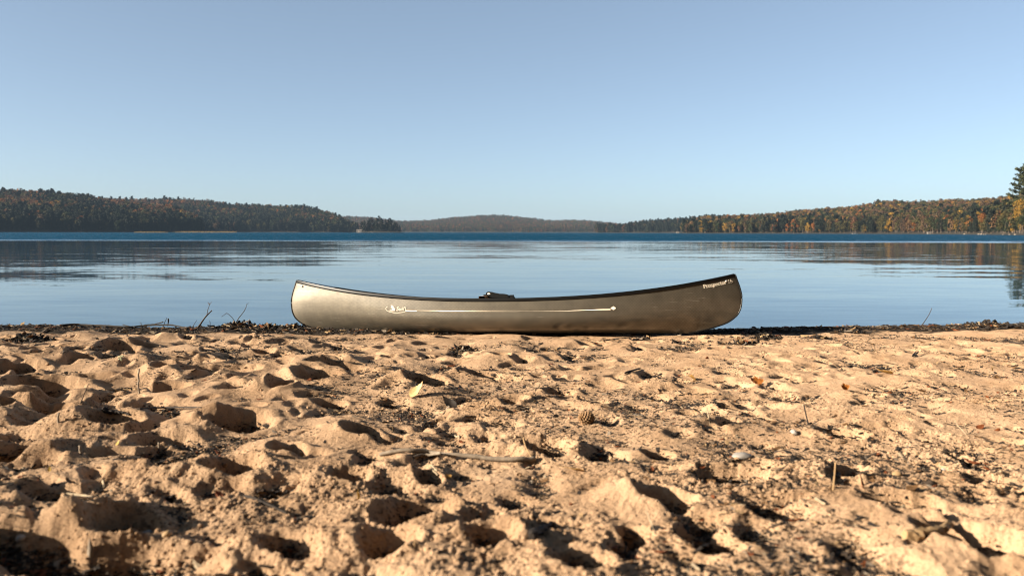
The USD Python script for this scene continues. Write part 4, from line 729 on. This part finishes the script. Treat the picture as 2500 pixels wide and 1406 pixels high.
# pine cone
g = ground(1431, 1033); R = 0.5 * 36 * g[1] / FPX; cone = thing('pine_cone', g + [0, 0, R * .75], 25, None, 'round brown pine cone on the sand in the middle foreground', 'pine cone')
core = trimesh.creation.icosphere(3, R * .7); obj('core', (core.vertices * [1.15, .95, .95], core.faces), wood('dark'), cone, smooth=True)
cs = mat('cone_scales', (0.17, 0.095, 0.042), 0.7, 0.5, 60.0)
for k in range(96):
    zc = 1 - 2 * (k + .5) / 96; a = k * 2.39996; rr = math.sqrt(1 - zc * zc); d = np.array([zc, rr * math.cos(a), rr * math.sin(a)])
    sc = trimesh.creation.icosphere(1); v = sc.vertices * [.24, .17, .09] * R; v = v + [0.02 * R, 0, 0]
    ax = d; ay = np.cross([1, .01, 0], ax); ay /= np.linalg.norm(ay); az = np.cross(ax, ay); tip = (ax * .8 + np.array([1, 0, 0]) * .45); tip /= np.linalg.norm(tip); az = np.cross(tip, ay)
    obj('scale', (v @ np.stack([tip, ay, az]) + d * R * [1.1, .86, .86] * .9, sc.faces), cs, cone)
white_stone = mat('white_stone', (0.22, 0.20, 0.18), 0.6, 0.15, 30.0); tan_stone = mat('tan_stone', (0.26, 0.17, 0.085), 0.6, 0.3, 40.0)
for px, py, w, m_, lab, fl in [(1811, 1116, 40, white_stone, 'grey-white flat shell fragment in the right foreground', .45), (1938, 1058, 15, white_stone, 'small bright white pebble right of middle', .9), (408, 1307, 22, tan_stone, 'rounded tan pebble beside the big front left hollow', .75),
                             (52, 1318, 22, white_stone, 'clear greyish pebble at the lower left edge', .9), (2190, 1160, 25, tan_stone, 'tan pebble on the slope right of the rust leaf', .6), (365, 1301, 26, white_stone, 'pale flat pebble left of the rounded tan pebble', .5), (2303, 1148, 10, white_stone, 'tiny white pebble at the right edge of the foreground', .9), (600, 1258, 10, tan_stone, 'tiny tan pebble below the long dark hollow', .9)]:
    g = ground(px, py); s = w * g[1] / FPX / 2; v, f = boulder(int(px) % 9); t = thing('pebble', g + [0, 0, s * fl * .4], float(px % 180), s / 1.0, lab, 'pebble'); obj('stone', (v * [1, 1, fl / .62], f), m_, t, smooth=True)
g = ground(221, 1350); s = g[1] / FPX; t = thing('wood_spike', g, 0, None, 'grey pointed stub of wood at the lower left', 'wood'); obj('spike', tube([[0, 0, -.02], [.0, 0, 14 * s], [-1 * s, 0, 38 * s]], [10 * s, 7 * s, 1 * s], 8, .3, 2), wood('grey'), t, smooth=True)
# a green seedling
g = ground(296, 882); s = g[1] / FPX; t = thing('seedling', g, 0, None, 'tiny pale green shoot beside a hollow on the left sand', 'plant'); gm = mat('shoot', (0.22, 0.24, 0.14), .7, .3, 50)
obj('stem', tube([[0, 0, -.01], [-.3 * s, 0, 9 * s], [0, 0, 15 * s]], [2.2 * s, 1.6 * s, 1 * s], 5), gm, t)
for q in ((-1, 6), (1, 13), (-1, 12)): obj('leaf', (trimesh.creation.icosphere(1).vertices * np.array([4, 2, 1.6]) * s + [q[0] * 4 * s, 0, q[1] * s], trimesh.creation.icosphere(1).faces), gm, t, smooth=True)

# ------------------------------------------------------------------ small litter that nobody counts
def chip(seed):
    r = np.random.default_rng(seed); m = trimesh.creation.box([1, .3, .09]); m = m.subdivide(); v = m.vertices + r.normal(0, .035, m.vertices.shape); v[:, 2] += .12 * v[:, 0] ** 2; return v, m.faces
def bit(seed):
    r = np.random.default_rng(seed); P = np.stack([np.linspace(-.5, .5, 5), r.normal(0, .05, 5), r.normal(0, .04, 5)], 1); return tube(P, np.array([.030, .034, .03, .026, .02]) * r.uniform(.7, 1.5), 5, .3, seed)
def flake(seed):
    r = np.random.default_rng(seed); m = trimesh.creation.icosphere(1); v = m.vertices * [.5, .34, .05]; v[:, 2] += .5 * v[:, 0] ** 2 + r.normal(0, .02); return v + r.normal(0, .03, v.shape), m.faces
def clod(seed):
    m = trimesh.creation.icosphere(1); return m.vertices * (0.35 + .35 * meshkit.noise(m.vertices * 1.7 + seed, seed))[:, None] * [1, 1, .75], m.faces
def quats(yaw, tilt, axis):
    cy, sy = np.cos(yaw / 2), np.sin(yaw / 2); ct, st_ = np.cos(tilt / 2), np.sin(tilt / 2); ax, ay = np.cos(axis), np.sin(axis)
    w = cy * ct; x = st_ * ax * cy - st_ * ay * sy; y = st_ * ay * cy + st_ * ax * sy; z = ct * sy
    return Vt.QuathArray([Gf.Quath(float(a), float(b), float(c), float(d)) for a, b, c, d in zip(w, x, y, z)])
def strew(nm, label, category, protos, x, y, size, sink, tilt, seed, weights=None, lift=None):
    r = np.random.default_rng(seed); n = len(x); inst = UsdGeom.PointInstancer.Define(stage, name(nm)); targets = []
    for k, (kind, m_, mm) in enumerate(protos):
        targets.append(usdkit.mesh(stage, f'{inst.GetPath()}/{kind}_{k:03d}', mm, m_, smooth=(kind == 'crumb')).GetPath())
    z = hz(x, y) - sink * size + (0 if lift is None else lift)
    inst.CreatePrototypesRel().SetTargets(targets); inst.CreateProtoIndicesAttr(Vt.IntArray.FromNumpy(r.choice(len(protos), n, p=weights).astype(np.int32)))
    inst.CreatePositionsAttr(Vt.Vec3fArray.FromNumpy(np.stack([x, y, z], 1).astype(np.float32))); inst.CreateScalesAttr(Vt.Vec3fArray.FromNumpy((size[:, None] * r.uniform(.8, 1.2, (n, 3))).astype(np.float32)))
    inst.CreateOrientationsAttr(quats(r.uniform(0, 6.28, n), np.abs(r.normal(0, tilt, n)), r.uniform(0, 6.28, n)))
    return tag(inst, label, category, kind='stuff')
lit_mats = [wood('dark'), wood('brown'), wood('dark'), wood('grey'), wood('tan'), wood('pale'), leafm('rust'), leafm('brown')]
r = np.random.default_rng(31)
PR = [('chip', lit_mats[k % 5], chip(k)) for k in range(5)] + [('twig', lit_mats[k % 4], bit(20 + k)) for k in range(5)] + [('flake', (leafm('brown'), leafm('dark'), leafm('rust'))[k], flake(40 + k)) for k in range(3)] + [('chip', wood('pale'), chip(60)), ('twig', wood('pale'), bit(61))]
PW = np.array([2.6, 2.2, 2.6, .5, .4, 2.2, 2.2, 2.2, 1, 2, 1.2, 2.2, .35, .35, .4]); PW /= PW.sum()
n = 12000; x = r.uniform(-7.6, 7.8, n); w = 8.65 + r.normal(0, .115, n) + .10 * (meshkit.fbm(np.stack([x * 1.3, 0 * x, 0 * x], -1), 3, 8) - .5) * 2 + .05 * np.sin(x * 2.1) - (x < -1.5) * .06; y = w + shore(x)
strew('shore_debris', 'dark band of wood chips, bark and twigs washed up along the waterline', 'debris', PR, x, y, r.uniform(.02, .09, n) * r.uniform(.4, 1.0, n), -.08, .22, 32, PW, lift=np.abs(r.normal(0, .004, n)))
clumps = [(590, 800, .16, 520, .045), (655, 803, .10, 200, .03), (710, 800, .10, 160, .025), (73, 829, .09, 260, .022), (1127, 856, .05, 90, .014), (1812, 840, .05, 80, .014), (1568, 830, .035, 60, .014), (2420, 797, .14, 200, .04), (1868, 826, .06, 120, .025), (2075, 812, .08, 140, .025), (2000, 827, .05, 60, .015)]
X, Y, S, Lf = [], [], [], []
for px, py, rad, m_, up in clumps:
    g = ground(px, py); q = r.normal(0, 1, (m_, 2)) * [rad * 1.1, rad * .7]; d = np.hypot(q[:, 0] / rad, q[:, 1] / rad); X.append(g[0] + q[:, 0]); Y.append(g[1] + q[:, 1]); S.append(r.uniform(.02, .09, m_)); Lf.append(up * np.exp(-d ** 2) * r.uniform(0.2, 1.6, m_))
strew('debris_heap', 'heaps of tangled roots and dead leaves on and near the wrack line', 'debris', PR, np.concatenate(X), np.concatenate(Y), np.concatenate(S), -.1, .7, 33, PW, lift=np.concatenate(Lf))
# litter in patches, and thickest in hollows to darken them like shade
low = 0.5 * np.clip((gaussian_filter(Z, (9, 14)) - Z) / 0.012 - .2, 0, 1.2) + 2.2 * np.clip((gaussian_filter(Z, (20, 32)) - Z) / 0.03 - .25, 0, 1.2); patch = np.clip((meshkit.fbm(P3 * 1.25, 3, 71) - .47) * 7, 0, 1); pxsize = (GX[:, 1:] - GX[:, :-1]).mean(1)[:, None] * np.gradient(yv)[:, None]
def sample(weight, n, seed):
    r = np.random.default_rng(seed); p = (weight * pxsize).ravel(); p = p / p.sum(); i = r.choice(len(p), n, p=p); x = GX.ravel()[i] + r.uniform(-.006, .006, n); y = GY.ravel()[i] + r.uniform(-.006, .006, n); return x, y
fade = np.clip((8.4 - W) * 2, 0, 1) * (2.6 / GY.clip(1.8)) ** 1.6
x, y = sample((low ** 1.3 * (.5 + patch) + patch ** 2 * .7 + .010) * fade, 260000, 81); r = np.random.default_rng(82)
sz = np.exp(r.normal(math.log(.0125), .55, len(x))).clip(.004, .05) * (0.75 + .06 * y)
strew('sand_litter', 'small dark bits of bark, needles and leaf scattered over the sand, thickest in hollows to deepen their shade', 'litter', PR, x, y, sz, .0, .35, 83, PW)
hol = np.clip((gaussian_filter(Z, (22, 34)) - Z) / 0.03 - .12, 0, 1.3) ** 1.5 * np.clip((8.2 - W), 0, 1) * (2.6 / GY.clip(1.8)) ** .9  # extra dark pieces follow the hollows, standing in for deeper shade
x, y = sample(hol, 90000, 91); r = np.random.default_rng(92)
strew('hollow_litter', 'dark leaf mould, bark bits and twigs laid in the hollows of the sand to deepen their shade', 'litter', PR, x, y, np.exp(r.normal(math.log(.021), .5, len(x))).clip(.006, .07) * (.7 + .06 * y), .0, .3, 93, PW)
x, y = sample((crumb * .9 + low * .5 + .06) * np.clip((7.5 - W), 0, 1) * (2.6 / GY.clip(1.8)) ** 1.6, 52000, 84); r = np.random.default_rng(85)
strew('sand_crumb', 'crumbs and small clods of loose pale sand', 'sand crumbs', [('crumb', sand, clod(k)) for k in range(4)], x, y, np.exp(r.normal(math.log(.008), .40, len(x))).clip(.003, .024) * (.7 + .08 * y), .1, 1.0, 86)
